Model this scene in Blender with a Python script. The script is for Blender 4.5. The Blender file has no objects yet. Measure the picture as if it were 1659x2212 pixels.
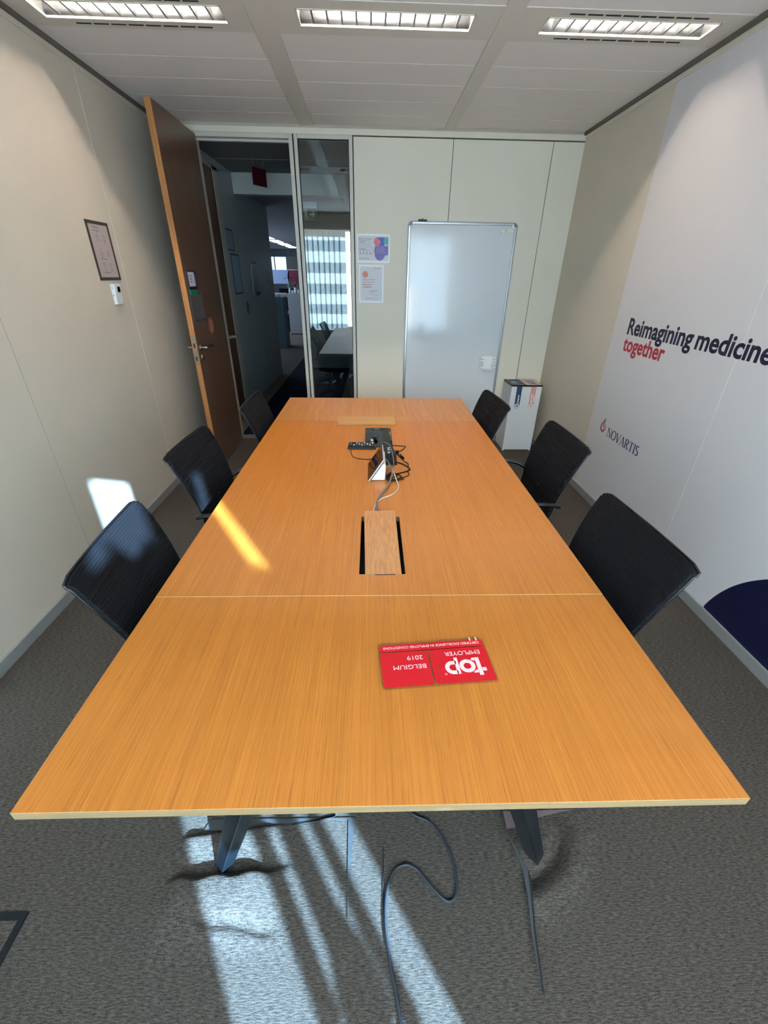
import bpy, bmesh, math, random
from mathutils import Vector, Matrix
random.seed(7)
S = bpy.context.scene
COL = S.collection

# ------------------------------------------------------------------ camera
cd = bpy.data.cameras.new('camera'); cam = bpy.data.objects.new('camera', cd); COL.objects.link(cam)
cd.sensor_width = 36; cd.sensor_fit = 'AUTO'; cd.lens = 14.854; cd.clip_start = 0.02; cd.clip_end = 200
cam.matrix_world = Matrix(((0.999466, 0.003123, -0.032523, -0.03144),
                           (-0.029926, 0.487011, -0.872883, 0.0),
                           (0.013113, 0.87339, 0.486844, 1.59264),
                           (0, 0, 0, 1)))
S.camera = cam
# ------------------------------------------------------------------ light
S.view_settings.view_transform = 'Standard'; S.view_settings.look = 'None'
S.view_settings.gamma = 1; S.view_settings.use_curve_mapping = False
S.view_settings.exposure = -0.08
S.cycles.max_bounces = 10; S.cycles.diffuse_bounces = 6; S.cycles.glossy_bounces = 4
S.cycles.transparent_max_bounces = 12; S.cycles.transmission_bounces = 6
S.cycles.sample_clamp_indirect = 6.0
S.cycles.caustics_reflective = False; S.cycles.caustics_refractive = False
try: S.cycles.use_denoising = True
except Exception: pass
W = bpy.data.worlds.new('sky'); S.world = W; W.use_nodes = True
bg = W.node_tree.nodes['Background']; bg.inputs[0].default_value = (0.55, 0.78, 1.0, 1); bg.inputs[1].default_value = 2.0

def light(kind, name, loc, rot, power, color, size=None, size_y=None, spread=None):
    l = bpy.data.lights.new(name, kind); o = bpy.data.objects.new(name, l); COL.objects.link(o)
    o.location = loc; o.rotation_euler = rot; l.energy = power; l.color = color
    if kind == 'AREA':
        l.shape = 'RECTANGLE'; l.size = size; l.size_y = size_y
        if spread: l.spread = spread
    return o
SUN = Vector((-0.4948, 0.7619, -0.4180))
sun = light('SUN', 'sun', (3, -5, 4), SUN.to_track_quat('-Z', 'Y').to_euler(), 98.0, (0.40, 0.66, 1.0))
sun.data.angle = math.radians(0.9)
# the bright sky and street in front of the window behind the camera
light('AREA', 'window_daylight', (0.03, -1.25, 1.5), (math.radians(90), 0, 0), 430.0, (1.0, 0.958, 0.93), 3.6, 2.1)
# daylight and lamps of the open office at the end of the corridor
light('AREA', 'office_daylight', (-4.9, 13.5, 1.6), (0, math.radians(-90), 0), 130.0, (0.6, 0.78, 1.0), 1.6, 6.0)

# ------------------------------------------------------------------ helpers
def hexc(h):
    h = h.lstrip('#'); v = [int(h[i:i+2], 16)/255 for i in (0, 2, 4)]
    return tuple((c/12.92 if c <= 0.04045 else ((c+0.055)/1.055)**2.4) for c in v)
MATS = {}
def mat(name, color, rough=0.5, metal=0.0, noise=None, bump=None, emit=None, spec=0.5, coat=0.0):
    """noise=(scale xyz, amount, detail)  bump=(scale xyz, strength, distance)"""
    if name in MATS: return MATS[name]
    m = bpy.data.materials.new(name); m.use_nodes = True; nt = m.node_tree; b = nt.nodes['Principled BSDF']
    if isinstance(color, str): color = hexc(color)
    b.inputs['Base Color'].default_value = (*color, 1); b.inputs['Roughness'].default_value = rough
    b.inputs['Metallic'].default_value = metal; b.inputs['Specular IOR Level'].default_value = spec
    b.inputs['Coat Weight'].default_value = coat
    if noise or bump:
        tc = nt.nodes.new('ShaderNodeTexCoord')
    if noise:
        mp = nt.nodes.new('ShaderNodeMapping'); mp.inputs['Scale'].default_value = noise[0]
        nz = nt.nodes.new('ShaderNodeTexNoise'); nz.inputs['Scale'].default_value = 1; nz.inputs['Detail'].default_value = noise[2]
        cr = nt.nodes.new('ShaderNodeValToRGB'); a = noise[1]
        cr.color_ramp.elements[0].position = 0.3; cr.color_ramp.elements[1].position = 0.7
        cr.color_ramp.elements[0].color = (*[c*(1-a) for c in color], 1); cr.color_ramp.elements[1].color = (*[min(1, c*(1+a)) for c in color], 1)
        nt.links.new(tc.outputs['Object'], mp.inputs[0]); nt.links.new(mp.outputs[0], nz.inputs['Vector'])
        nt.links.new(nz.outputs['Fac'], cr.inputs[0]); nt.links.new(cr.outputs[0], b.inputs['Base Color'])
    if bump:
        mp = nt.nodes.new('ShaderNodeMapping'); mp.inputs['Scale'].default_value = bump[0]
        nz = nt.nodes.new('ShaderNodeTexNoise'); nz.inputs['Scale'].default_value = 1; nz.inputs['Detail'].default_value = 3
        bp = nt.nodes.new('ShaderNodeBump'); bp.inputs['Strength'].default_value = bump[1]; bp.inputs['Distance'].default_value = bump[2]
        nt.links.new(tc.outputs['Object'], mp.inputs[0]); nt.links.new(mp.outputs[0], nz.inputs['Vector'])
        nt.links.new(nz.outputs['Fac'], bp.inputs['Height']); nt.links.new(bp.outputs[0], b.inputs['Normal'])
    if emit:
        b.inputs['Emission Color'].default_value = (*emit[0], 1); b.inputs['Emission Strength'].default_value = emit[1]
    MATS[name] = m; return m

def wood(name, light_c, dark_c, grain=(260, 3.0, 260), rough=0.38, cloud=0.12):
    """straight grained oak veneer, grain along the axis with the small scale"""
    m = bpy.data.materials.new(name); m.use_nodes = True; nt = m.node_tree; b = nt.nodes['Principled BSDF']
    L, N = nt.links.new, nt.nodes.new
    tc = N('ShaderNodeTexCoord')
    def nz(scale, detail, rough_=0.55):
        mp = N('ShaderNodeMapping'); mp.inputs['Scale'].default_value = scale
        n = N('ShaderNodeTexNoise'); n.inputs['Scale'].default_value = 1; n.inputs['Detail'].default_value = detail
        n.inputs['Roughness'].default_value = rough_
        L(tc.outputs['Object'], mp.inputs[0]); L(mp.outputs[0], n.inputs['Vector']); return n
    fine = nz(grain, 4); broad = nz(tuple(g*0.12 for g in grain), 3); pores = nz(tuple(g*(1.6 if g > 20 else 3.5) for g in grain), 2)
    cr = N('ShaderNodeValToRGB'); cr.color_ramp.elements[0].position = 0.33; cr.color_ramp.elements[1].position = 0.66
    cr.color_ramp.elements[0].color = (*hexc(dark_c), 1); cr.color_ramp.elements[1].color = (*hexc(light_c), 1)
    L(fine.outputs['Fac'], cr.inputs[0])
    c2 = N('ShaderNodeValToRGB'); c2.color_ramp.elements[0].position = 0.3; c2.color_ramp.elements[1].position = 0.7
    c2.color_ramp.elements[0].color = (1-cloud,)*3+(1,); c2.color_ramp.elements[1].color = (1, 1, 1, 1)
    L(broad.outputs['Fac'], c2.inputs[0])
    c3 = N('ShaderNodeValToRGB'); c3.color_ramp.elements[0].position = 0.28; c3.color_ramp.elements[1].position = 0.42
    c3.color_ramp.elements[0].color = (0.72, 0.66, 0.6, 1); c3.color_ramp.elements[1].color = (1, 1, 1, 1)
    L(pores.outputs['Fac'], c3.inputs[0])
    m1 = N('ShaderNodeMix'); m1.data_type = 'RGBA'; m1.blend_type = 'MULTIPLY'; m1.inputs[0].default_value = 1
    L(cr.outputs[0], m1.inputs[6]); L(c2.outputs[0], m1.inputs[7])
    m2 = N('ShaderNodeMix'); m2.data_type = 'RGBA'; m2.blend_type = 'MULTIPLY'; m2.inputs[0].default_value = 1
    L(m1.outputs[2], m2.inputs[6]); L(c3.outputs[0], m2.inputs[7])
    L(m2.outputs[2], b.inputs['Base Color']); b.inputs['Roughness'].default_value = rough
    bp = N('ShaderNodeBump'); bp.inputs['Strength'].default_value = 0.08; bp.inputs['Distance'].default_value = 0.001
    L(fine.outputs['Fac'], bp.inputs['Height']); L(bp.outputs[0], b.inputs['Normal'])
    return m

class MB:
    def __init__(s): s.v = []; s.f = []; s.m = []; s.k = 0
    def add(s, vs, fs):
        o = len(s.v); s.v += [tuple(v) for v in vs]; s.f += [tuple(i+o for i in f) for f in fs]; s.m += [s.k]*len(fs); return s
    def box(s, x0, y0, z0, x1, y1, z1):
        x0, x1 = sorted((x0, x1)); y0, y1 = sorted((y0, y1)); z0, z1 = sorted((z0, z1))
        return s.add([(x0,y0,z0),(x1,y0,z0),(x1,y1,z0),(x0,y1,z0),(x0,y0,z1),(x1,y0,z1),(x1,y1,z1),(x0,y1,z1)],
                     [(0,3,2,1),(4,5,6,7),(0,1,5,4),(1,2,6,5),(2,3,7,6),(3,0,4,7)])
    def hexa(s, b4, t4):
        return s.add(list(b4)+list(t4), [(0,3,2,1),(4,5,6,7),(0,1,5,4),(1,2,6,5),(2,3,7,6),(3,0,4,7)])
    def prism(s, pts, d):
        """pts: planar polygon of 3D points, d: extrusion vector"""
        n = len(pts); a = [Vector(p) for p in pts]; d = Vector(d); b = [p+d for p in a]
        return s.add(a+b, [tuple(range(n)), tuple(range(2*n-1, n-1, -1))] + [(i, (i+1) % n, (i+1) % n+n, i+n)[::-1] for i in range(n)])
    def tube(s, path, r, n=8, caps=True, closed=False):
        P = [Vector(p) for p in path]; k = len(P); R = r if isinstance(r, (list, tuple)) else [r]*k
        up = None; rings = []
        for i in range(k):
            if closed: t = P[(i+1) % k]-P[(i-1) % k]
            else: t = P[min(i+1, k-1)]-P[max(i-1, 0)]
            t = t.normalized() if t.length > 1e-9 else Vector((0, 0, 1))
            if up is None:
                up = Vector((0, 0, 1)) if abs(t.z) < 0.9 else Vector((1, 0, 0))
            u = (up - t*up.dot(t)); u = u.normalized() if u.length > 1e-6 else t.orthogonal().normalized()
            w = t.cross(u); up = u
            rings.append([P[i]+(u*math.cos(a)+w*math.sin(a))*R[i] for a in [2*math.pi*j/n for j in range(n)]])
        vs = [v for rg in rings for v in rg]; fs = []
        for i in range(k if closed else k-1):
            a0 = i*n; b0 = ((i+1) % k)*n
            for j in range(n): fs.append((a0+j, a0+(j+1) % n, b0+(j+1) % n, b0+j))
        if caps and not closed: fs += [tuple(range(n))[::-1], tuple(range((k-1)*n, k*n))]
        return s.add(vs, fs)
    def cyl(s, c, r, h, n=24, axis='z', r2=None):
        r2 = r if r2 is None else r2; d = {'x': Vector((1,0,0)), 'y': Vector((0,1,0)), 'z': Vector((0,0,1))}[axis]
        c = Vector(c); return s.tube([c, c+d*h], [r, r2], n)
    def grid(s, pts):
        """pts[i][j] 3D points"""
        a = len(pts); b = len(pts[0])
        return s.add([p for row in pts for p in row], [(i*b+j, (i+1)*b+j, (i+1)*b+j+1, i*b+j+1) for i in range(a-1) for j in range(b-1)])
    def build(s, name, mats, parent=None, smooth=False, bevel=0.0, loc=None, solid=0.0, seg=2):
        me = bpy.data.meshes.new(name); me.from_pydata(s.v, [], s.f)
        for m in (mats if isinstance(mats, (list, tuple)) else [mats]): me.materials.append(m)
        for p, k in zip(me.polygons, s.m): p.material_index = k; p.use_smooth = smooth
        bm = bmesh.new(); bm.from_mesh(me); bmesh.ops.recalc_face_normals(bm, faces=bm.faces); bm.to_mesh(me); bm.free()
        me.update()
        o = bpy.data.objects.new(name, me); COL.objects.link(o)
        if parent: o.parent = parent
        if loc: o.location = loc
        if solid:
            md = o.modifiers.new('solid', 'SOLIDIFY'); md.thickness = solid; md.offset = 0
        if bevel:
            md = o.modifiers.new('bevel', 'BEVEL'); md.width = bevel; md.segments = seg; md.limit_method = 'ANGLE'; md.angle_limit = math.radians(40)
            if not smooth:
                for p in me.polygons: p.use_smooth = True
                wn = o.modifiers.new('wn', 'WEIGHTED_NORMAL'); wn.keep_sharp = False
        return o
def spline(pts, n=8, closed=False):
    P = [Vector(p) for p in pts]; out = []; k = len(P)
    for i in range(k if closed else k-1):
        g = (lambda j: P[j % k]) if closed else (lambda j: P[max(0, min(k-1, j))])
        a, b, c, d = g(i-1), g(i), g(i+1), g(i+2)
        for t in [q/n for q in range(n)]:
            out.append(0.5*((2*b)+(-a+c)*t+(2*a-5*b+4*c-d)*t*t+(-a+3*b-3*c+d)*t**3))
    if not closed: out.append(P[-1])
    return out
def thing(name, label, cat, loc=(0, 0, 0), rz=0, group=None):
    o = bpy.data.objects.new(name, None); COL.objects.link(o); o.location = loc; o.rotation_euler = (0, 0, rz)
    o['label'] = label; o['category'] = cat; o.empty_display_size = 0.05
    if group: o['group'] = group
    return o
def tag(o, label, cat, group=None):
    o['label'] = label; o['category'] = cat
    if group: o['group'] = group
    return o
def struct(o): o['kind'] = 'structure'; return o
def lab(o, t): o['label'] = t; return o

_capH = {}
def text_mb(string, P, u, v, n, cap, width=None, bold=0.0, thick=0.0008, spacing=1.0, mb=None, align='L'):
    """lettering as thin solid glyphs; P baseline start, u reading direction, v up, n outward; cap = capital height"""
    def get(st, bd, sp):
        c = bpy.data.curves.new('t', 'FONT'); c.body = st; c.size = 1; c.offset = bd; c.space_character = sp; c.resolution_u = 3
        o = bpy.data.objects.new('t', c); COL.objects.link(o)
        dg = bpy.context.evaluated_depsgraph_get(); me = bpy.data.meshes.new_from_object(o.evaluated_get(dg))
        vs = [tuple(q.co) for q in me.vertices]; fs = [tuple(p.vertices) for p in me.polygons]
        bpy.data.objects.remove(o); bpy.data.curves.remove(c); bpy.data.meshes.remove(me)
        return vs, fs
    if bold not in _capH: _capH[bold] = max(q[1] for q in get('H', bold, 1)[0])
    vs, fs = get(string, bold, spacing)
    x0 = min(q[0] for q in vs); x1 = max(q[0] for q in vs)
    sy = cap/_capH[bold]; sx = sy if width is None else width/(x1-x0)
    off = 0 if align == 'L' else (-(x1-x0)*sx/2 if align == 'C' else -(x1-x0)*sx)
    P, u, v, n = Vector(P), Vector(u), Vector(v), Vector(n)
    pts = [P+u*((q[0]-x0)*sx+off)+v*(q[1]*sy)+n*thick for q in vs]
    base = [p-n*thick for p in pts]
    mb = mb or MB(); k = len(pts)
    cnt = {}
    for f in fs:
        for a, b in zip(f, f[1:]+f[:1]): cnt[(a, b)] = 1
    side = [(a, b, b+k, a+k) for (a, b) in cnt if (b, a) not in cnt]
    mb.add(pts+base, fs+side)
    return mb

# ------------------------------------------------------------------ materials
M_wall = mat('wall_beige', '#cabfae', 0.75, noise=((3, 3, 3), 0.02, 2), bump=((500, 500, 500), 0.04, 0.0006))
M_wallfar = mat('wall_panel', '#d2ccbb', 0.6, noise=((2, 2, 2), 0.02, 2))
M_film = mat('vinyl_film', '#d0cbcb', 0.6, bump=((500, 500, 500), 0.04, 0.0006))
M_ceil = mat('ceiling_tile', '#e2d7cf', 0.85, noise=((900, 900, 900), 0.08, 2))
M_ceilmetal = mat('ceiling_metal', '#d2c7ba', 0.5)
M_trimL = mat('trim_light', '#d0c7b6', 0.45)
M_frame = mat('frame_metal', '#b9b5aa', 0.4)
M_gap = mat('dark_gap', '#17181a', 0.9)
M_gaplt = mat('seam_light', '#dad8cf', 0.6)
M_gapmid = mat('seam_mid', '#a39d8f', 0.7)
M_base = mat('baseboard_metal', '#9a9b98', 0.4, 0.3)
M_black = mat('black_plastic', '#08080a', 0.32, spec=0.2)
M_blackgloss = mat('black_gloss', '#040405', 0.06, spec=0.28)
M_rubber = mat('black_rubber', '#060607', 0.6, spec=0.2)
M_steel = mat('brushed_steel', '#a8a49c', 0.3, 1.0)
M_alu = mat('aluminium', '#9fa3a6', 0.35, 0.8)
M_white = mat('white_plastic', '#e3e3e1', 0.4)
M_paper = mat('paper_white', '#e6e6e6', 0.7)
M_papergrey = mat('paper_print', '#cdcdd2', 0.7)
M_ink = mat('ink_grey', '#55555c', 0.7)
M_navy = mat('navy_vinyl', '#07092f', 0.5)
M_red = mat('red_vinyl', '#b3202c', 0.5)
M_wood = wood('oak_tabletop', '#c57a2e', '#ae661f', grain=(380, 3.0, 380), cloud=0.10)
M_woodfar = wood('oak_tabletop_far', '#c98a4a', '#ae6e35')
M_woodlid = wood('oak_lid', '#c0854c', '#a56935')
M_edge = mat('oak_edge', '#857050', 0.45, noise=((4, 200, 200), 0.12, 3))
M_door = wood('door_veneer', '#765947', '#5c4436', grain=(120, 120, 1.6), rough=0.3, cloud=0.2)
M_dooredge = wood('door_lipping', '#bd8149', '#986331', grain=(160, 160, 2.5), rough=0.4)
M_doordark = wood('dark_door_veneer', '#7a5636', '#604228', grain=(120, 120, 1.6), rough=0.4)

def carpet(name, c0, c1, dark=1.0):
    m = bpy.data.materials.new(name); m.use_nodes = True; nt = m.node_tree; b = nt.nodes['Principled BSDF']
    L, N = nt.links.new, nt.nodes.new
    tc = N('ShaderNodeTexCoord')
    def nz(scale, detail=2):
        mp = N('ShaderNodeMapping'); mp.inputs['Scale'].default_value = scale
        n = N('ShaderNodeTexNoise'); n.inputs['Scale'].default_value = 1; n.inputs['Detail'].default_value = detail
        L(tc.outputs['Object'], mp.inputs[0]); L(mp.outputs[0], n.inputs['Vector']); return n
    rib = nz((62, 310, 62)); spk = nz((520, 520, 520)); cl = nz((2.5, 2.5, 2.5))
    ad = N('ShaderNodeMath'); ad.operation = 'MULTIPLY_ADD'; ad.inputs[1].default_value = 0.55
    L(spk.outputs['Fac'], ad.inputs[0])
    ml = N('ShaderNodeMath'); ml.operation = 'MULTIPLY'; ml.inputs[1].default_value = 0.45; L(rib.outputs['Fac'], ml.inputs[0]); L(ml.outputs[0], ad.inputs[2])
    cr = N('ShaderNodeValToRGB'); cr.color_ramp.elements[0].position = 0.38; cr.color_ramp.elements[1].position = 0.62
    cr.color_ramp.elements[0].color = (*hexc(c0), 1); cr.color_ramp.elements[1].color = (*hexc(c1), 1)
    L(ad.outputs[0], cr.inputs[0])
    L(cr.outputs[0], b.inputs['Base Color']); b.inputs['Roughness'].default_value = 0.95; b.inputs['Specular IOR Level'].default_value = 0.1
    bp = N('ShaderNodeBump'); bp.inputs['Strength'].default_value = 0.5; bp.inputs['Distance'].default_value = 0.0025
    L(rib.outputs['Fac'], bp.inputs['Height']); L(bp.outputs[0], b.inputs['Normal'])
    return m
M_carpet = carpet('carpet_grey_brown', '#2b2622', '#5d564f')
M_carpetblue = carpet('carpet_navy', '#0b1226', '#1a2440')
M_carpetoff = carpet('carpet_corridor', '#5b554d', '#8c8478')

def ribbed(name, col, period=0.0085):
    m = bpy.data.materials.new(name); m.use_nodes = True; nt = m.node_tree; b = nt.nodes['Principled BSDF']
    L, N = nt.links.new, nt.nodes.new
    b.inputs['Base Color'].default_value = (*hexc(col), 1); b.inputs['Roughness'].default_value = 0.8; b.inputs['Specular IOR Level'].default_value = 0.12
    tc = N('ShaderNodeTexCoord'); w = N('ShaderNodeTexWave'); w.wave_type = 'BANDS'; w.bands_direction = 'Z'
    w.inputs['Scale'].default_value = 0.314/period; w.inputs['Distortion'].default_value = 0.15
    bp = N('ShaderNodeBump'); bp.inputs['Strength'].default_value = 0.7; bp.inputs['Distance'].default_value = 0.0025
    L(tc.outputs['Object'], w.inputs['Vector']); L(w.outputs['Fac'], bp.inputs['Height']); L(bp.outputs[0], b.inputs['Normal'])
    return m
M_mesh = ribbed('chair_ribbed_fabric', '#151518')
M_seat = mat('chair_seat_fabric', '#101012', 0.9, bump=((300, 300, 300), 0.3, 0.002))
M_chair = mat('chair_black_plastic', '#0c0d0f', 0.35)

def schlick(nt, f0):
    N, L = nt.nodes.new, nt.links.new
    lw = N('ShaderNodeLayerWeight'); lw.inputs[0].default_value = 0.5
    pw = N('ShaderNodeMath'); pw.operation = 'POWER'; pw.inputs[1].default_value = 5.0; L(lw.outputs['Facing'], pw.inputs[0])
    ma = N('ShaderNodeMath'); ma.operation = 'MULTIPLY_ADD'; ma.inputs[1].default_value = 1-f0; ma.inputs[2].default_value = f0; L(pw.outputs[0], ma.inputs[0])
    return ma
def glass(name, tint=(0.93, 0.97, 0.96)):
    m = bpy.data.materials.new(name); m.use_nodes = True; nt = m.node_tree; nt.nodes.clear()
    L, N = nt.links.new, nt.nodes.new
    o = N('ShaderNodeOutputMaterial'); mx = N('ShaderNodeMixShader'); t = N('ShaderNodeBsdfTransparent'); g = N('ShaderNodeBsdfGlossy')
    f = schlick(nt, 0.065)
    t.inputs[0].default_value = (*tint, 1); g.inputs['Color'].default_value = (1, 1, 1, 1); g.inputs['Roughness'].default_value = 0.0
    L(f.outputs[0], mx.inputs[0]); L(t.outputs[0], mx.inputs[1]); L(g.outputs[0], mx.inputs[2]); L(mx.outputs[0], o.inputs[0])
    return m
M_glass = glass('clear_glass')
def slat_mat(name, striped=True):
    """woven blind fabric, translucent, with alternating darker horizontal stripes"""
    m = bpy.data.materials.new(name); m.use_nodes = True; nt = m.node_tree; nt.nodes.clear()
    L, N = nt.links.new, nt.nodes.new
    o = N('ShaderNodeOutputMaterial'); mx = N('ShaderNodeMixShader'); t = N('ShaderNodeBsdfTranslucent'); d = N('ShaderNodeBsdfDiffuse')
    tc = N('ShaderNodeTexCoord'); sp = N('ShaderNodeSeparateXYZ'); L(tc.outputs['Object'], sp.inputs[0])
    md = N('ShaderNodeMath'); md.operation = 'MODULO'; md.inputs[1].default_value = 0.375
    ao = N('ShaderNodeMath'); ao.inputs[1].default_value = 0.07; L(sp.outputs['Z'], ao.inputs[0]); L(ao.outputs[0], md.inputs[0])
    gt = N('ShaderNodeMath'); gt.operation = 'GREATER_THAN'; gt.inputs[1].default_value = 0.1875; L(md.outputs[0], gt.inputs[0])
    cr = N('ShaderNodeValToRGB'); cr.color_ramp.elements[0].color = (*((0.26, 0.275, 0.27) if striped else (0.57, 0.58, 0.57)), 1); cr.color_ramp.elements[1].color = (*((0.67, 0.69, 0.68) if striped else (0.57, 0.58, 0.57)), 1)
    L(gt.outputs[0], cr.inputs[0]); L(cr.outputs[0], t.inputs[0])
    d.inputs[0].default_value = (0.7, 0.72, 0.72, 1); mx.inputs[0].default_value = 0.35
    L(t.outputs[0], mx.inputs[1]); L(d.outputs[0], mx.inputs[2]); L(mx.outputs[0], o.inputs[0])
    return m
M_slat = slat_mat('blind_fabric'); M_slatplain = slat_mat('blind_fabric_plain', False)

# ------------------------------------------------------------------ room shell
XL, XR, YB, YF, H = -1.697, 1.759, -0.85, 4.5, 2.65
# floor with the buckled carpet tiles round the two near table legs
def smooth(a, b, x):
    t = max(0.0, min(1.0, (x-a)/(b-a))); return t*t*(3-2*t)
def height(x, y):
    h = 0.0
    # left: carpet tile heaved up in front of the leg
    ex = smooth(-0.66, -0.60, x)*(1-smooth(-0.42, -0.22, x))
    yr = 0.585+0.10*(x+0.5)*0.6+0.004*math.sin(x*60)
    h += 0.030*ex*smooth(0.40, yr-0.02, y)*(1-smooth(yr-0.004, yr+0.022, y))
    h += 0.016*ex*smooth(yr+0.03, 0.70, y)*(1-smooth(0.705+(x+0.5)*0.10, 0.715+(x+0.5)*0.10, y))
    ys = 0.487-0.13*(x+0.45)+0.003*math.sin(x*45+1)
    h -= 0.010*smooth(-0.56, -0.5, x)*(1-smooth(-0.35, -0.28, x))*smooth(ys-0.02, ys-0.006, y)*(1-smooth(ys-0.004, ys+0.03, y))
    # right: fold curving round the leg
    if x > 0.405:
        cx, cy = 0.36, 0.74; r = math.hypot((x-cx), (y-cy)*1.25)
        a = smooth(0.405, 0.45, x)*(1-smooth(0.74, 0.80, y))*smooth(0.36, 0.5, y)
        h += a*(0.020*math.exp(-((r-0.30)/0.04)**2) - 0.012*math.exp(-((r-0.235)/0.022)**2) + 0.012*math.exp(-((r-0.16)/0.05)**2))
    return max(h, -0.02)
def axis(a, b, f0, f1, step):
    pts = [a]; x = f0
    while x < f1-1e-6: pts.append(x); x += step
    pts += [f1, b]; return pts
xs_ = axis(XL-0.1, XR+0.1, -0.72, 0.82, 0.0075); ys_ = axis(YB-0.3, YF+0.05, 0.26, 0.84, 0.0075)
fl = MB().grid([[(x, y, height(x, y) if -0.72 < x < 0.82 and 0.26 < y < 0.84 else 0.0) for y in ys_] for x in xs_])
fo = struct(fl.build('floor', M_carpet, smooth=True))
sb = MB().box(XL-0.1, YB-0.3, -0.12, XR+0.1, YF+0.05, -0.03).build('floor', M_gap); struct(sb)

b = MB(); b.box(XL-0.12, YB-0.3, -0.05, XL, YF+0.1, H+0.2)
struct(b.build('wall_left', M_wall))
for y in (-0.25, 0.95, 2.14):
    struct(MB().box(XL-0.001, y-0.0015, 0.06, XL+0.0008, y+0.0015, 2.6).build('trim_1', M_gapmid))
struct(MB().box(XL-0.001, 3.348, 0.06, XL+0.0012, 3.352, 2.6).build('trim_1', M_gaplt))
b = MB(); b.box(XR, YB-0.3, -0.05, XR+0.12, YF+0.1, H+0.2)
struct(b.build('wall_right', M_wall))
# far wall: panels right of the glazed screen, header, wall left of the door
b = MB(); b.box(-0.160, YF, 0, 0.6618, YF+0.1, 2.585); b.box(0.6668, YF, 0, 1.4971, YF+0.1, 2.585); b.box(1.5021, YF, 0, XR, YF+0.1, 2.585)
b.box(XL, YF, 0, -1.475, YF+0.1, 2.585)
struct(b.build('wall_far', M_wallfar))
struct(MB().box(-0.165, YF+0.004, 0, XR, YF+0.09, 2.59).build('wall_far', M_gap))
struct(MB().box(XL, YF-0.012, 2.592, XR, YF+0.1, 2.632).build('trim_2', M_trimL, bevel=0.002))
struct(MB().box(XL, YF-0.006, 2.632, XR, YF+0.1, 2.80).build('trim_2', M_gapmid))
for s, x in ((1, XL), (-1, XR)):
    struct(MB().box(x, YB, 2.60, x+s*0.010, YF, 2.625).build('trim_3', M_trimL))
    struct(MB().box(x, YB, 2.625, x+s*0.022, YF, 2.655).build('trim_3', mat('shadow_gap_brown', '#5c564c', 0.8)))
    struct(MB().box(x, YB, 0, x+s*0.012, YF, 0.062).build('baseboard_left' if s > 0 else 'baseboard_right', M_base, bevel=0.002))
struct(MB().box(-0.16, YF-0.012, 0, XR, YF, 0.062).build('baseboard_far', M_base, bevel=0.002))
# rear wall with the window behind the camera
ZS, ZH = 0.58, 2.40
b = MB(); b.box(XL, YB-0.25, 0, XR, YB-0.02, ZS); b.box(XL, YB-0.25, ZH, XR, YB-0.02, H+0.2)
struct(b.build('wall_back', M_wall))
f = MB()
for x in (XL, 0.30, XR-0.05): f.box(x, YB-0.20, ZS, x+0.05, YB-0.13, ZH)
f.box(XL, YB-0.20, ZS, XR, YB-0.13, ZS+0.05); f.box(XL, YB-0.20, ZH-0.04, XR, YB-0.13, ZH)
wf = MB()
for x0, x1 in ((XL+0.05, 0.30), (0.35, XR-0.05)): wf.box(x0, YB-0.168, ZS+0.05, x1, YB-0.162, ZH-0.04)
wn = struct(f.build('window_1', M_frame)); gl = wf.build('pane', M_glass, wn)
struct(MB().box(XL, YB-0.13, ZS-0.03, XR, YB+0.06, ZS+0.003).build('trim_4', M_white, bevel=0.003))
# vertical blind: one thing, slats as its parts
vb = thing('vertical_blind', 'pale translucent vertical slat blind hanging in the window behind the table', 'blind', (0, YB, ZS))
MB().box(XL+0.02, -0.03, ZH-ZS-0.03, XR-0.02, 0.03, ZH-ZS).build('head_rail', M_white, vb)
def slat(cx, prof, w=0.127):
    """prof: turning angle of the slat at heights above the floor, so a slat can be twisted to block or pass the sun"""
    if not isinstance(prof, list): prof = [(0.6, prof), (2.37, prof)]
    rows = []
    for z, th in prof:
        dx, dy = math.cos(math.radians(th))*w/2, math.sin(math.radians(th))*w/2
        rows.append([(cx-dx, -dy, z-ZS), (cx, 0.0, z-ZS), (cx+dx, dy, z-ZS)])
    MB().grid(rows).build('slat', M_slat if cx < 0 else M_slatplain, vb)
def slats(x0, x1, th=12):
    w = 0.127*math.cos(math.radians(th)); n = max(1, math.ceil((x1-x0-w)/(w*0.93))+1)
    for i in range(n): slat(x0+w/2+(x1-x0-w)*i/max(1, n-1), th)
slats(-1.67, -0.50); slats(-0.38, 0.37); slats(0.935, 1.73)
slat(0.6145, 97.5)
slat(0.715, [(0.6, 60), (0.68, 60), (0.73, 88.9), (1.36, 88.9), (1.44, 33), (2.37, 33)])  # added twists block sun as the unseen person behind the camera would
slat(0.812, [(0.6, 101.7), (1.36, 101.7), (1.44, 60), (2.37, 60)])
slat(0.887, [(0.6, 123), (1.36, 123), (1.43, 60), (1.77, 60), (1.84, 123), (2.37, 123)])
for cx in (0.43, 0.548): slat(cx, [(0.6, 123), (0.93, 123), (1.0, 33), (1.86, 33), (1.93, 123), (2.37, 123)])

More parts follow.
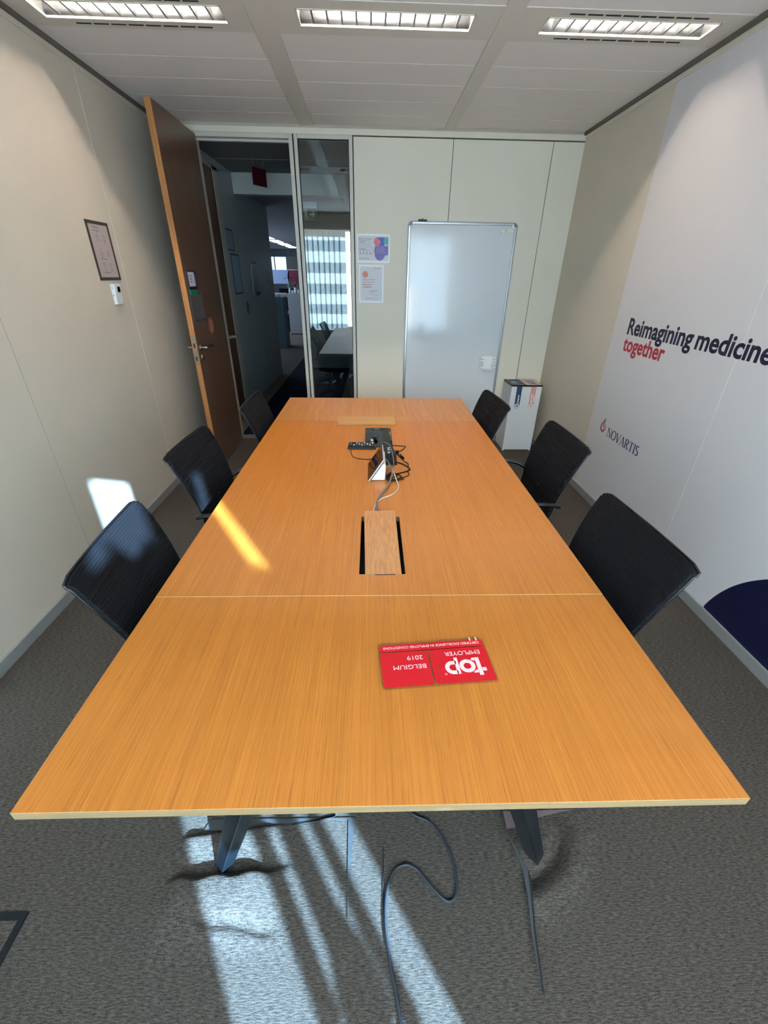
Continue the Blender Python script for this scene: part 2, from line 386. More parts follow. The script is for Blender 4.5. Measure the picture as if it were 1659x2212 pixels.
# ceiling: slab with light openings, tiles, beams
LX = [(-1.565, -0.703), (-0.365, 0.462), (0.798, 1.622)]; LY = (2.792, 2.948)
c = MB()
c.box(XL-0.1, YB-0.3, H+0.14, XR+0.1, YF+0.1, H+0.2)
bays = [(XL, -0.592), (-0.477, 0.579), (0.669, XR)]
yl = [YB-0.02, -0.585, -0.285, 0.015, 0.315, 0.615, 0.915, 1.215, 1.515, 1.815, 2.115, 2.415, 2.715]
yt = [3.03, 3.33, 3.63, 3.93, 4.23, YF]
for (x0, x1) in bays:
    for ya, yb_ in list(zip(yl, yl[1:]))+list(zip(yt, yt[1:])):
        c.hexa([(x0+0.001, ya+0.0022, H), (x1-0.001, ya+0.0022, H), (x1-0.001, yb_-0.0022, H), (x0+0.001, yb_-0.0022, H)],
               [(x0+0.001, ya, H+0.05), (x1-0.001, ya, H+0.05), (x1-0.001, yb_, H+0.05), (x0+0.001, yb_, H+0.05)])
c.k = 1
for (x0, x1), (a0, a1) in zip(bays, LX):
    c.box(x0, 2.717, H-0.002, x1, LY[0], H+0.05); c.box(x0, LY[1], H-0.002, x1, 3.028, H+0.05)
    c.box(x0, LY[0], H-0.002, a0, LY[1], H+0.05); c.box(a1, LY[0], H-0.002, x1, LY[1], H+0.05)
struct(c.build('ceiling', [M_ceil, M_ceilmetal]))
for x0, x1 in ((-0.592, -0.477), (0.579, 0.669)):
    struct(MB().box(x0, YB-0.02, H-0.006, x1, YF, H+0.05).build('trim_5', M_ceilmetal, bevel=0.001))

# troffer lights
M_refl = mat('louvre_aluminium', '#878b8e', 0.42, 0.9)
M_tube = mat('lamp_tube', '#ffffff', 0.5, emit=((1.0, 0.85, 0.72), 560.0))
def troffer(x0, x1, label):
    t = thing('recessed_ceiling_light', label, 'ceiling light', ((x0+x1)/2, (LY[0]+LY[1])/2, H), 0, 'recessed louvre lights in the ceiling')
    w, d = (x1-x0)/2, (LY[1]-LY[0])/2
    h = MB(); h.box(-w, -d, 0.1, w, d, 0.105); h.box(-w, -d, 0, -w+0.003, d, 0.1); h.box(w-0.003, -d, 0, w, d, 0.1)
    h.build('housing', M_refl, t)
    for s in (-1, 1):
        pr = [(d-0.003, 0.0), (d-0.006, 0.03), (d-0.016, 0.06), (d-0.038, 0.085), (d-0.05, 0.095)]
        MB().grid([[(-w+0.003, s*y, z) for y, z in pr], [(w-0.003, s*y, z) for y, z in pr]]).build('side_reflector', M_refl, t, smooth=True, solid=0.001)
    fr = MB(); e = 0.006
    fr.box(-w, -d, -0.004, w, -d+e, 0.004); fr.box(-w, d-e, -0.004, w, d, 0.004); fr.box(-w, -d, -0.004, -w+e, d, 0.004); fr.box(w-e, -d, -0.004, w, d, 0.004)
    fr.build('frame', M_trimL, t)
    for i in range(1, 12):
        x = -w+2*w*i/12
        MB().hexa([(x-0.004, -d+0.006, 0.004), (x+0.004, -d+0.006, 0.004), (x+0.004, d-0.006, 0.004), (x-0.004, d-0.006, 0.004)],
                  [(x-0.0008, -d+0.04, 0.055), (x+0.0008, -d+0.04, 0.055), (x+0.0008, d-0.04, 0.055), (x-0.0008, d-0.04, 0.055)]).build('louvre_blade', M_refl, t)
    MB().tube([(-w+0.02, 0, 0.078), (w-0.02, 0, 0.078)], 0.008, 10).build('lamp_tube', M_tube, t, smooth=True)
troffer(*LX[0], 'recessed louvre light at the left end of the ceiling row, slots on both sides')
troffer(*LX[1], 'recessed louvre light in the middle of the ceiling row, without air slots')
troffer(*LX[2], 'recessed louvre light at the right end of the ceiling row, beside the lettered wall')
def slots(x0, x1, y, n, label):
    t = thing('air_slot_row', label, 'air vent', ((x0+x1)/2, y, H), 0, 'black air slots beside the ceiling lights')
    L = (x1-x0)/n
    for i in range(n):
        a = x0+i*L-(x0+x1)/2
        MB().box(a+0.006, -0.005, -0.0035, a+L-0.006, 0.005, 0.001).build('slot', M_gap, t)
slots(-1.43, -0.78, 2.762, 8, 'row of black air slots nearest the camera beside the left ceiling light')
slots(-1.455, -0.79, 2.990, 8, 'row of black air slots on the door side of the left ceiling light')
slots(0.88, 1.54, 2.758, 8, 'row of black air slots nearest the camera beside the right ceiling light')
slots(0.89, 1.55, 2.984, 8, 'row of black air slots on the whiteboard side of the right ceiling light')

# door frame and glazed screen
def frame_rect(mb, x0, x1, z0, z1, w, y0, y1, bottom=False):
    mb.box(x0, y0, z0, x0+w, y1, z1); mb.box(x1-w, y0, z0, x1, y1, z1); mb.box(x0+w, y0, z1-w, x1-w, y1, z1)
    if bottom: mb.box(x0+w, y0, z0, x1-w, y1, z0+w)
g = MB(); frame_rect(g, -1.475, -0.655, 0, 2.592, 0.032, YF-0.014, YF+0.1)
d1 = struct(g.build('door_1', M_frame, bevel=0.003))
MB().box(-1.443, YF+0.04, 2.545, -0.687, YF+0.07, 2.56).build('door_stop', M_frame, d1)
struct(MB().box(-0.6555, YF+0.005, 0, -0.6445, YF+0.09, 2.59).build('trim_6', M_gap))
g = MB(); frame_rect(g, -0.645, -0.168, 0, 2.592, 0.030, YF-0.014, YF+0.06, True)
w2 = struct(g.build('window_2', M_frame, bevel=0.003))
MB().box(-0.615, YF+0.000, 0.03, -0.198, YF+0.006, 2.562).build('pane', M_glass, w2)
sg = MB(); frame_rect(sg, -0.615, -0.198, 0.03, 2.562, 0.005, YF-0.004, YF+0.01, True)
sg.build('glazing_seal', M_rubber, w2)

# open door leaf: built with its hinge at the empty, leaf runs towards the camera
leaf = thing('wooden_door', 'tall oak veneer door standing open against the beige wall, with lever handle', 'door', (-1.43, 4.49, 0))
MB().box(-0.040, -0.80, 0.008, 0, 0.0, 2.575).build('door_leaf', M_door, leaf, bevel=0.0015)
MB().box(-0.0405, -0.8015, 0.008, 0.0005, -0.7985, 2.5755).build('door_edge', M_dooredge, leaf)
lk = MB(); lk.box(-0.031, -0.8045, 0.93, -0.009, -0.801, 1.16)
lko = lk.build('lock_plate', M_steel, leaf, bevel=0.001)
MB().box(-0.026, -0.8055, 1.065, -0.014, -0.804, 1.10).build('latch', M_gap, lko)
MB().box(-0.026, -0.8055, 0.965, -0.014, -0.804, 1.00).build('bolt', M_gap, lko)
def lever(s, x):
    h = MB(); h.cyl((x, -0.735, 1.06), 0.026, s*0.009, 24, 'x')
    h.tube(spline([(x, -0.735, 1.06), (x+s*0.045, -0.735, 1.06), (x+s*0.055, -0.725, 1.06), (x+s*0.056, -0.66, 1.06), (x+s*0.054, -0.60, 1.06)], 6), 0.0095, 12)
    o = h.build('lever_handle', M_steel, leaf, smooth=True)
    return o
lever(1, 0.0); lever(-1, -0.040)
k = MB(); k.cyl((0, -0.735, 0.985), 0.026, 0.009, 24, 'x'); ko = k.build('keyhole_rose', M_steel, leaf, smooth=True)
MB().box(0.009, -0.739, 0.972, 0.0105, -0.731, 0.998).build('keyhole', M_gap, ko)
# signs fixed to the door leaf
ds = thing('door_sign', 'small dark room sign with printed card and green tab on the open door', 'sign', (-1.43, 3.745, 1.485))
MB().box(0, 0, 0, 0.006, 0.175, 0.125).build('backplate', M_navy, ds)
MB().box(0.006, 0.015, 0.02, 0.0075, 0.135, 0.118).build('card', M_papergrey, ds)
MB().prism([(0.0062, 0.135+0.03*math.sin(a), 0.066+0.05*math.cos(a)) for a in [math.pi*i/10 for i in range(11)]], (0.0012, 0, 0)).build('violet_blob', mat('violet', '#5d5aa0', 0.5), ds)
tl = MB()
for i in range(3): tl.box(0.0076, 0.03, 0.05+i*0.02, 0.008, 0.085, 0.055+i*0.02)
tl.build('print', M_ink, ds)
gt = MB().box(-1.43, 3.76, 1.445, -1.4235, 3.905, 1.482).build('status_slider', mat('green_tab', '#12694a', 0.5)); tag(gt, 'green and grey slider strip under the room sign on the door', 'sign')
fs = thing('framed_notice', 'grey magnetic frame with dark sheet on the open door, above the handle', 'notice', (-1.43, 3.73, 1.25))
g = MB(); g.box(0, 0, 0, 0.003, 0.012, 0.215); g.box(0, 0.255, 0, 0.003, 0.267, 0.215); g.box(0, 0.012, 0, 0.003, 0.255, 0.016); g.box(0, 0.012, 0.199, 0.003, 0.255, 0.215)
g.build('frame', mat('frame_slate', '#3c4452', 0.5), fs)
MB().box(0, 0.012, 0.016, 0.002, 0.255, 0.199).build('sheet', mat('sheet_slate', '#5b5652', 0.25), fs)
def oval_sticker(name, label, P, ry, rz_, nline, col, lines):
    t = thing(name, label, 'sticker', P)
    MB().prism([(0, ry*math.cos(a), rz_*math.sin(a)) for a in [2*math.pi*i/28 for i in range(28)]], (0.0012, 0, 0)).build('disc', col, t)
    q = MB()
    for i in range(nline):
        z = rz_*(0.5-i*1.0/(nline-1)); w = ry*0.6*(1-abs(i-(nline-1)/2)/nline*0.5)
        q.box(0.0012, -w, z-rz_*0.09, 0.0018, w, z+rz_*0.09)
    q.build('print', lines, t)
oval_sticker('round_sticker', 'round orange sticker with pale bars on the open door', (-1.43, 4.105, 1.195), 0.062, 0.066, 4, mat('orange_sticker', '#a3553a', 0.5), mat('sticker_print', '#b08a76', 0.6))

# ------------------------------------------------------------------ corridor and office beyond
struct(MB().box(-6, YF+0.05, -0.1, 3, 21, 0.0).build('floor', M_carpetoff))
struct(MB().box(-1.485, 4.68, 0.0, -0.45, 9.75, 0.004).build('floor', M_carpetblue))
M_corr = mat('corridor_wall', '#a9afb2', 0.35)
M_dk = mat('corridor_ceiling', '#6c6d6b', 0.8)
struct(MB().box(-1.76, 4.6, 0, -1.64, 8.12, 2.66).build('wall_corridor', M_corr))
struct(MB().box(-1.64, 5.62, 0, -1.632, 8.12, 0.06).build('baseboard_corridor', M_base))
struct(MB().box(-1.64, 7.0, 0.06, -1.6385, 7.004, 2.5).build('trim_7', M_gapmid))
struct(MB().box(-2.2, YF, 0, XL-0.12, 4.7, 2.8).build('wall_corridor', M_corr))
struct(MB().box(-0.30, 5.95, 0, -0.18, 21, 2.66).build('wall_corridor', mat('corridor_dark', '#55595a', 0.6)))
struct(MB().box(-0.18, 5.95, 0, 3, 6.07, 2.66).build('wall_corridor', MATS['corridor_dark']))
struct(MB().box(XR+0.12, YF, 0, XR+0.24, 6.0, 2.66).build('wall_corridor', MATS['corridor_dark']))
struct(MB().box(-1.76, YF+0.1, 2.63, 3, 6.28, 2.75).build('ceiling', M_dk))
for y in (4.95, 5.6): struct(MB().box(-1.64, y, 2.6285, -0.2, y+0.006, 2.631).build('trim_8', M_gapmid))
struct(MB().box(-1.76, 6.27, 2.425, 3, 6.42, 2.66).build('trim_9', mat('bulkhead', '#b4b8b4', 0.7)))
struct(MB().box(-6, 6.42, 2.52, 3, 21, 2.62).build('ceiling', mat('office_ceiling', '#8d8c94', 0.8)))
struct(MB().box(-6, 8.0, 0, -1.76, 8.12, 2.6).build('wall_office', M_corr))
# office back wall with a window strip
b = MB(); b.box(-6, 20.5, 0, 3, 20.7, 1.5); b.box(-6, 20.5, 2.25, 3, 20.7, 2.6)
struct(b.build('wall_office', mat('office_wall', '#8d95a0', 0.7)))
b = MB(); b.box(-6.1, 8, 0, -6.0, 21, 2.6); struct(b.build('wall_office', MATS['office_wall']))
w3 = struct(MB().box(-6, 20.56, 1.5, 3, 20.6, 1.53).build('window_3', M_frame))
for x in range(-12, 6): MB().box(x*0.5, 20.56, 1.53, x*0.5+0.04, 20.6, 2.25).build('mullion', M_frame, w3)
MB().box(-6, 20.575, 1.53, 3, 20.58, 2.25).build('pane', M_glass, w3)
struct(MB().box(-1.22, 8.7, 0, -0.30, 8.8, 2.6).build('wall_corridor', MATS['corridor_dark']))  # added dark wall, blocks the bright office window behind the glass
# closed door in the corridor wall, next to ours
d2 = struct(MB().box(-1.64, 4.66, 0, -1.622, 5.42, 2.515).build('door_2', M_doordark))
MB().box(-1.622, 5.30, 0.95, -1.57, 5.36, 0.975).build('door_handle', M_steel, d2)
struct(MB().box(-1.64, 5.425, 0, -1.618, 5.435, 2.55).build('trim_10', M_gap))
struct(MB().box(-1.64, 5.435, 0, -1.612, 5.60, 2.55).build('trim_10', M_frame))
struct(MB().box(-1.64, 4.6, 2.52, -1.612, 5.60, 2.56).build('trim_10', M_frame))
ns = MB().box(-1.622, 5.02, 1.45, -1.617, 5.16, 1.66).build('name_plate', M_navy); tag(ns, 'narrow navy name plate on the brown corridor door', 'sign')

def wall_poster(name, label, y0, y1, z0, z1, fw, fcol, scol, lines=0, group=None):
    t = thing(name, label, 'poster', (-1.64, y0, z0), 0, group)
    w, h = y1-y0, z1-z0
    g = MB(); g.box(0, 0, 0, 0.004, fw, h); g.box(0, w-fw, 0, 0.004, w, h); g.box(0, fw, 0, 0.004, w-fw, fw); g.box(0, fw, h-fw, 0.004, w-fw, h)
    g.build('frame', fcol, t)
    MB().box(0, fw, fw, 0.002, w-fw, h-fw).build('sheet', scol, t)
    if lines:
        q = MB()
        for i in range(lines): q.box(0.002, w*0.25, h*(0.75-i*0.5/lines), 0.0025, w*(0.5+0.2*random.random()), h*(0.75-i*0.5/lines)+0.006)
        q.build('print', M_ink, t)
    return t
M_slate = MATS['frame_slate']
wall_poster('wall_poster', 'pale blue sheet in a slate frame on the corridor wall, upper one of two', 5.66, 5.97, 1.83, 2.045, 0.015, M_slate, mat('sheet_blue', '#8fa3b0', 0.4), 3, 'framed sheets on the corridor wall')
wall_poster('wall_poster', 'blank blue sheet in a slate frame on the corridor wall, lower and taller', 5.765, 6.10, 1.38, 1.805, 0.018, M_slate, mat('sheet_blue2', '#8fb0cc', 0.4), 0, 'framed sheets on the corridor wall')
t = thing('leaflet_holder', 'transparent grey leaflet holder on the corridor wall', 'leaflet holder', (-1.64, 6.675, 1.335))
MB().box(0, 0, 0.02, 0.006, 0.27, 0.39).build('back', mat('holder_grey', '#8b9298', 0.25), t)
q = MB(); q.box(0, 0, 0, 0.03, 0.27, 0.008); q.box(0.022, 0, 0.008, 0.03, 0.27, 0.045); q.build('tray', M_slate, t); MB().box(0, 0.02, 0.391, 0.012, 0.27, 0.402).build('top_clip', M_slate, t)
t = thing('leaflet_holder', 'narrow white notice with red edge at the end of the corridor wall', 'notice', (-1.64, 7.56, 1.41))
MB().box(0, 0, 0, 0.004, 0.28, 0.29).build('sheet', mat('sheet_pale', '#b4b6bd', 0.4), t)
MB().box(0.004, 0.0, 0.04, 0.005, 0.03, 0.25).build('red_edge', M_red, t)
oval_sticker('round_sticker', 'round dark red sticker on the corridor wall below the leaflet holder', (-1.64, 6.25, 1.21), 0.072, 0.08, 3, mat('sticker_brown', '#86504a', 0.5), mat('sticker_print2', '#a58c88', 0.6))
# hanging signs
t = thing('hanging_sign', 'dark red hanging sign in the corridor beyond the door', 'sign', (-1.17, 5.55, 2.40))
MB().hexa([(-0.055, -0.08, 0), (-0.047, -0.08, 0), (0.055, 0.09, 0), (0.047, 0.09, 0)], [(-0.055, -0.08, 0.15), (-0.047, -0.08, 0.15), (0.055, 0.09, 0.15), (0.047, 0.09, 0.15)]).build('panel', mat('sign_red', '#3d0c16', 0.3), t)
for x, y in ((-0.04, -0.06), (0.04, 0.07)): MB().cyl((x, y, 0.15), 0.002, 0.08, 8).build('hanger', M_alu, t)
t = thing('exit_sign', 'green emergency exit sign with running figure and arrow, seen through the glass', 'sign', (-0.985, 7.5, 2.29))
MB().box(0, 0, 0, 0.19, 0.02, 0.15).build('panel', mat('exit_green', '#0e5b3c', 0.5), t)
ma = mat('exit_white', '#dfe8e2', 0.5)
q = MB(); q.cyl((0.035, -0.002, 0.125), 0.012, 0.002, 14, 'y')
q.prism([(0.02, 0, 0.105), (0.045, 0, 0.11), (0.062, 0, 0.085), (0.055, 0, 0.078), (0.044, 0, 0.093), (0.04, 0, 0.075), (0.058, 0, 0.05), (0.05, 0, 0.015), (0.04, 0, 0.015), (0.045, 0, 0.045), (0.028, 0, 0.06), (0.01, 0, 0.03), (0.002, 0, 0.035), (0.02, 0, 0.075), (0.022, 0, 0.09), (0.008, 0, 0.085), (0.004, 0, 0.092)], (0, -0.002, 0)).build('running_figure', ma, t)
MB().prism([(0.085, 0, 0.068), (0.135, 0, 0.068), (0.12, 0, 0.045), (0.135, 0, 0.045), (0.165, 0, 0.078), (0.135, 0, 0.112), (0.12, 0, 0.112), (0.135, 0, 0.088), (0.085, 0, 0.088)], (0, -0.002, 0)).build('arrow', ma, t)
MB().box(-0.0, 0.02, 0.15, 0.19, 0.03, 0.23).build('bracket', M_alu, t)

# office furniture
M_teal = mat('cabinet_blue', '#6f8794', 0.5); M_offw = mat('cabinet_white', '#a6a8ae', 0.5)
t = thing('filing_cabinet', 'tall blue grey cabinet at the corner beyond the corridor wall', 'cabinet', (-2.40, 11.3, 0))
MB().box(-0.3, 0, 0, 0.31, 0.5, 1.13).build('body', M_teal, t, bevel=0.004)
MB().prism([(0.10, 0, 0.93), (0.17, 0, 0.93), (0.135, 0, 1.0)], (0, -0.002, 0)).build('warning_mark', mat('amber', '#8a7433', 0.6), t)
pt = thing('paper_tray', 'white stacked paper tray on the blue grey cabinet', 'tray', (-2.35, 11.42, 1.131))
for z in (0, 0.045): MB().box(-0.2, 0, z, 0.14, 0.24, z+0.012).build('shelf', M_white, pt)
for x in (-0.19, 0.11): MB().box(x, 0.22, 0.012, x+0.02, 0.24, 0.045).build('post', M_white, pt)
t = thing('storage_cabinet', 'pale grey cabinet carrying glass vases, in the open office', 'cabinet', (-2.2, 14.1, 0))
MB().box(-0.26, 0, 0.02, 0.30, 0.45, 1.115).build('body', M_offw, t, bevel=0.004)
MB().box(-0.25, 0.01, 0.0, 0.29, 0.44, 0.02).build('plinth', M_gap, t)
for i, (dx, hh, rr, lb) in enumerate(((-0.20, 0.15, 0.03, 'slim white bottle on the left end of the pale grey cabinet'), (-0.115, 0.09, 0.035, 'short white cup between the bottle and the flower vase'), (-0.03, 0.16, 0.045, 'white vase holding the red grasses on the cabinet'), (0.06, 0.11, 0.04, 'squat white jar right of the flower vase'))):
    v = MB(); z0 = 1.116; prof = [(0, 0), (rr, 0), (rr*1.05, hh*0.5), (rr*0.8, hh*0.75), (rr*(0.4 if i == 0 else 0.85), hh)]
    n = 16; pts = [[(-2.2+dx+r*math.cos(2*math.pi*j/n), 14.25+r*math.sin(2*math.pi*j/n), z0+z) for j in range(n+1)] for r, z in prof]
    o = v.grid(pts).build(['bottle', 'cup', 'vase', 'jar'][i], mat('vase_white', '#dfe6ec', 0.2), smooth=True, solid=0.003); tag(o, lb, ['bottle', 'cup', 'vase', 'jar'][i], 'small vessels on the pale grey cabinet')
pl = thing('dried_grass', 'red brown dried grasses with yellow flowers standing in the white vase', 'plant', (-2.23, 14.25, 1.16))
for i in range(14):
    a = random.uniform(0, 6.28); l = random.uniform(0.3, 0.46); r = random.uniform(0.05, 0.2)
    MB().tube(spline([(0, 0, 0), (r*0.3*math.cos(a), r*0.3*math.sin(a), l*0.5), (r*math.cos(a), r*math.sin(a), l), (r*1.7*math.cos(a), r*1.7*math.sin(a), l*0.93)], 4), [0.003]*10+[0.007]*3, 5).build('stem', mat('grass_red', '#8a4038', 0.7) if i % 4 else mat('leaf_green', '#1d4438', 0.6), pl)
for i in range(3): MB().cyl((-0.04+i*0.03, -0.03, 0.2+i*0.02), 0.015, 0.02, 8).build('flower', mat('yellow_flower', '#c79a30', 0.6), pl)
t = thing('partition_panel', 'pale blue partition screen in the open office', 'partition', (-2.95, 16, 1.34)); 
MB().box(-0.5, 0, 0, 0.27, 0.04, 0.40).build('panel', mat('panel_blue', '#9fb6dc', 0.6), t)
MB().box(-0.5, 0.0, -1.34, -0.46, 0.04, 0.0).build('post', M_alu, t); MB().box(0.2, 0.0, -1.34, 0.24, 0.04, 0.0).build('post', M_alu, t)
o = MB().prism([(-2.69, 16.0, 1.34)]+[(-2.69-0.035*math.sin(math.pi*i/8), 16.0, 1.34+0.40*i/8) for i in range(9)]+[(-2.1, 16.0, 1.74), (-2.1, 16.0, 1.34)], (0, 0.04, 0)).build('partition_panel', mat('panel_magenta', '#7c2748', 0.6)); tag(o, 'magenta partition screen behind the vases in the open office', 'partition')
t = thing('projection_screen', 'grey board hanging from the office ceiling above the magenta partition', 'board', (-2.36, 15.5, 1.74))
MB().box(-0.29, 0, 0, 0.35, 0.03, 0.36).build('board', mat('board_olive', '#5a5d58', 0.6), t)
for x in (-0.2, 0.25): MB().cyl((x, 0.015, 0.36), 0.004, 0.42, 6).build('hanger', M_alu, t)
t = thing('office_desk', 'light topped office desk in front of the blue partition', 'desk', (-2.9, 15.0, 0))
MB().box(-0.6, 0, 1.05, 0.9, 0.7, 1.08).build('desk_top', M_offw, t); MB().box(-0.6, 0.02, 0.35, 0.9, 0.04, 1.05).build('front_panel', mat('panel_grey', '#8a8c94', 0.6), t)
for x in (-0.55, 0.85): MB().box(x-0.02, 0.1, 0, x+0.02, 0.6, 1.05).build('leg', M_alu, t)
t = thing('computer_monitor', 'wide black monitor on the office desk', 'monitor', (-2.75, 15.2, 1.08))
MB().box(-0.14, 0, 0.02, 0.36, 0.03, 0.14).build('screen', M_black, t); MB().box(0.08, 0, 0, 0.14, 0.06, 0.02).build('stand', M_black, t)
t = thing('office_chair', 'dark office chair behind the pale grey cabinet', 'chair', (-2.62, 14.6, 0))
MB().box(-0.1, 0, 0.62, 0.16, 0.06, 1.0).build('backrest', M_black, t, bevel=0.02); MB().box(-0.1, -0.05, 0.45, 0.16, 0.35, 0.52).build('seat', M_black, t, bevel=0.02); MB().cyl((0.03, 0.15, 0.0), 0.03, 0.45, 10).build('column', M_black, t)
for i in range(5):
    o = MB().box(-3.12, 12.4+i*1.5, 2.508, -2.82, 13.4+i*1.5, 2.521).build('office_ceiling_light', mat('office_lamp', '#ffffff', 0.5, emit=((0.85, 0.93, 1.0), 3.0))); tag(o, ['glowing strip light at the near end of the open office ceiling row', 'glowing strip light second from the near end of the office ceiling row', 'glowing strip light in the middle of the office ceiling row', 'glowing strip light second from the far end of the office ceiling row', 'glowing strip light at the far end of the open office ceiling row'][i], 'ceiling light', 'strip lights on the open office ceiling')

# ------------------------------------------------------------------ things on the far wall
t = thing('whiteboard', 'tall portrait whiteboard in a grey aluminium frame on the far wall', 'whiteboard', (0, YF, 0))
x0, x1, z0, z1 = 0.314, 1.287, 0.10, 2.022
MB().box(x0+0.01, -0.014, z0+0.01, x1-0.01, -0.002, z1-0.01).build('writing_surface', mat('enamel_white', '#c9cdd0', 0.09, spec=0.6), t)
f = MB()
for a in ((x0, z0, x0+0.022, z1), (x1-0.022, z0, x1, z1)): f.box(a[0], -0.022, a[1]+0.03, a[2], 0, a[3]-0.03)
f.box(x0+0.03, -0.022, z0, x1-0.03, 0, z0+0.022); f.box(x0+0.03, -0.022, z1-0.022, x1-0.03, 0, z1)
f.build('frame', M_alu, t, bevel=0.004)
for cx, cz, sx, sz in ((x0, z0, 1, 1), (x1, z0, -1, 1), (x0, z1, 1, -1), (x1, z1, -1, -1)):
    pts = [(cx+sx*(0.034-0.034*math.cos(a)), -0.0235, cz+sz*(0.034-0.034*math.sin(a))) for a in [math.pi/2*i/6 for i in range(7)]]
    pts += [(cx+sx*0.034, -0.0235, cz+sz*0.024), (cx+sx*0.024, -0.0235, cz+sz*0.034)]
    MB().prism(pts, (0, 0.0235, 0)).build('corner_cap', mat('cap_grey', '#6c6e72', 0.5), t)
o = MB().box(0.40, YF-0.030, 2.0225, 0.475, YF-0.004, 2.034).box(0.43, YF-0.034, 2.034, 0.44, YF-0.012, 2.040).build('marker_clip', M_black); tag(o, 'small black clip lying on top of the whiteboard frame', 'clip')
for i, (x, z) in enumerate(((1.157, 1.958), (1.208, 1.966), (1.238, 1.964), (1.252, 1.994))):
    o = MB().cyl((x, YF-0.0145, z), 0.0165, -0.008, 20, 'y').build('board_magnet', mat('magnet_cream', '#d6d2c0', 0.5), bevel=0.001)
    tag(o, ['round cream magnet farthest left in the whiteboard corner', 'round cream magnet, second from the left in the whiteboard corner', 'round cream magnet just below the topmost one on the whiteboard', 'round cream magnet highest in the whiteboard corner'][i], 'magnet', 'round magnets in the whiteboard corner')
t = thing('pen_holder', 'white plastic pen rack stuck on the lower right of the whiteboard', 'pen holder', (1.17, YF-0.0142, 0.77))
MB().box(-0.05, -0.008, 0, 0.05, 0, 0.13).build('backplate', M_white, t, bevel=0.002)
MB().box(-0.055, -0.03, 0, 0.055, 0, 0.008).build('shelf', M_white, t)
for i in range(4):
    for s in (-1, 1):
        MB().box(s*0.038, -0.026, 0.022+i*0.03, s*0.082, 0, 0.036+i*0.03).build('clip', M_white, t, bevel=0.002)

def sheet(name, label, x0, x1, z0, z1):
    t = thing(name, label, 'poster', (x0, YF, z0)); w, h = x1-x0, z1-z0
    MB().box(0, -0.003, 0, w, -0.0003, h).build('sleeve', mat('sleeve_white', '#dfe6e8', 0.35), t)
    MB().box(0.012, -0.0036, 0.014, w-0.012, -0.003, h-0.014).build('sheet', M_papergrey, t)
    return t, w, h
def ltext(t, s, x, z, cap, col, name='print', width=None, bold=0.0, y=-0.0038):
    return text_mb(s, (x, y, z), (1, 0, 0), (0, 0, 1), (0, -1, 0), cap, width, bold, 0.0002).build(name, col, t)
t, w, h = sheet('notice_sheet', 'landscape meeting room etiquette notice with coloured blobs, taped beside the glass', -0.145, 0.153, 1.702, 1.922)
ltext(t, 'Meeting room etiquette', 0.018, 0.180, 0.007, M_ink, 'title', 0.118, 0.02)
q = MB()
def outline(mb, x0, z0, x1, z1, e=0.0012, y=-0.0038):
    mb.box(x0, y-0.0002, z0, x1, y+0.0002, z0+e); mb.box(x0, y-0.0002, z1-e, x1, y+0.0002, z1); mb.box(x0, y-0.0002, z0, x0+e, y+0.0002, z1); mb.box(x1-e, y-0.0002, z0, x1, y+0.0002, z1)
outline(q, 0.018, 0.138, 0.114, 0.170); outline(q, 0.018, 0.064, 0.140, 0.124); q.build('text_box', M_ink, t)
q = MB()
for i, (a, z) in enumerate(((0.05, 0.162), (0.06, 0.152), (0.055, 0.110), (0.06, 0.102), (0.1, 0.094))): q.box(0.022, -0.004, z, 0.022+a, -0.0037, z+0.002)
for i in range(4): q.box(0.028+i*0.030, -0.004, 0.070, 0.034+i*0.030, -0.0037, 0.082)
q.box(0.02, -0.004, 0.03, 0.11, -0.0037, 0.0325); q.build('small_print', M_ink, t)
def blob(pts, y, col, name): MB().prism([(a, y, b_) for a, b_ in pts], (0, -0.0003, 0)).build(name, col, t)
C_ = lambda cx, cz, r, a0, a1, n=10: [(cx+r*math.cos(math.radians(a0+(a1-a0)*i/n)), cz+r*math.sin(math.radians(a0+(a1-a0)*i/n))) for i in range(n+1)]
M_br = mat('blob_coral', '#cf6f7e', 0.6); M_bb = mat('blob_blue', '#5a62a8', 0.6); M_bt = mat('blob_teal', '#5aa3a8', 0.6); M_bp = mat('blob_violet', '#6f66a8', 0.6)
blob([(0.205, 0.196)]+C_(0.19, 0.162, 0.036, 90, 270)+[(0.205, 0.126)], -0.0037, M_br, 'coral_blob')
blob([(0.19, 0.196), (0.25, 0.196), (0.25, 0.126), (0.20, 0.126)]+C_(0.19, 0.160, 0.02, -60, 60), -0.0039, M_bb, 'blue_blob')
blob([(0.284, 0.196), (0.25, 0.196)]+C_(0.268, 0.165, 0.025, 120, 240)+[(0.284, 0.135)], -0.0042, M_bt, 'teal_blob')
blob([(0.165, 0.132), (0.284, 0.132), (0.284, 0.060), (0.262, 0.060)]+C_(0.207, 0.062, 0.045, -20, -180)+[(0.155, 0.09)], -0.0044, M_bp, 'violet_blob')
q = MB(); outline(q, 0.157, 0.076, 0.282, 0.130, 0.0012, -0.0048)
for i in range(4): q.box(0.17, -0.005, 0.088+i*0.009, 0.262-0.01*(i % 2), -0.0047, 0.0892+i*0.009)
q.build('blob_print', M_papergrey, t)
t, w, h = sheet('notice_sheet', 'portrait feedback notice with a coral dot, taped below the landscape notice', -0.131, 0.099, 1.374, 1.685)
MB().prism([(0.061+0.026*math.cos(a), -0.0037, 0.233+0.027*math.sin(a)) for a in [2*math.pi*i/24 for i in range(24)]], (0, -0.0003, 0)).build('coral_dot', mat('coral', '#d57f72', 0.6), t)
ltext(t, 'Happy with this', 0.036, 0.187, 0.0095, M_ink, 'print', 0.118); ltext(t, 'meeting room?', 0.036, 0.167, 0.0095, M_ink, 'print', 0.112)
Mr = mat('print_red', '#b0424a', 0.6)
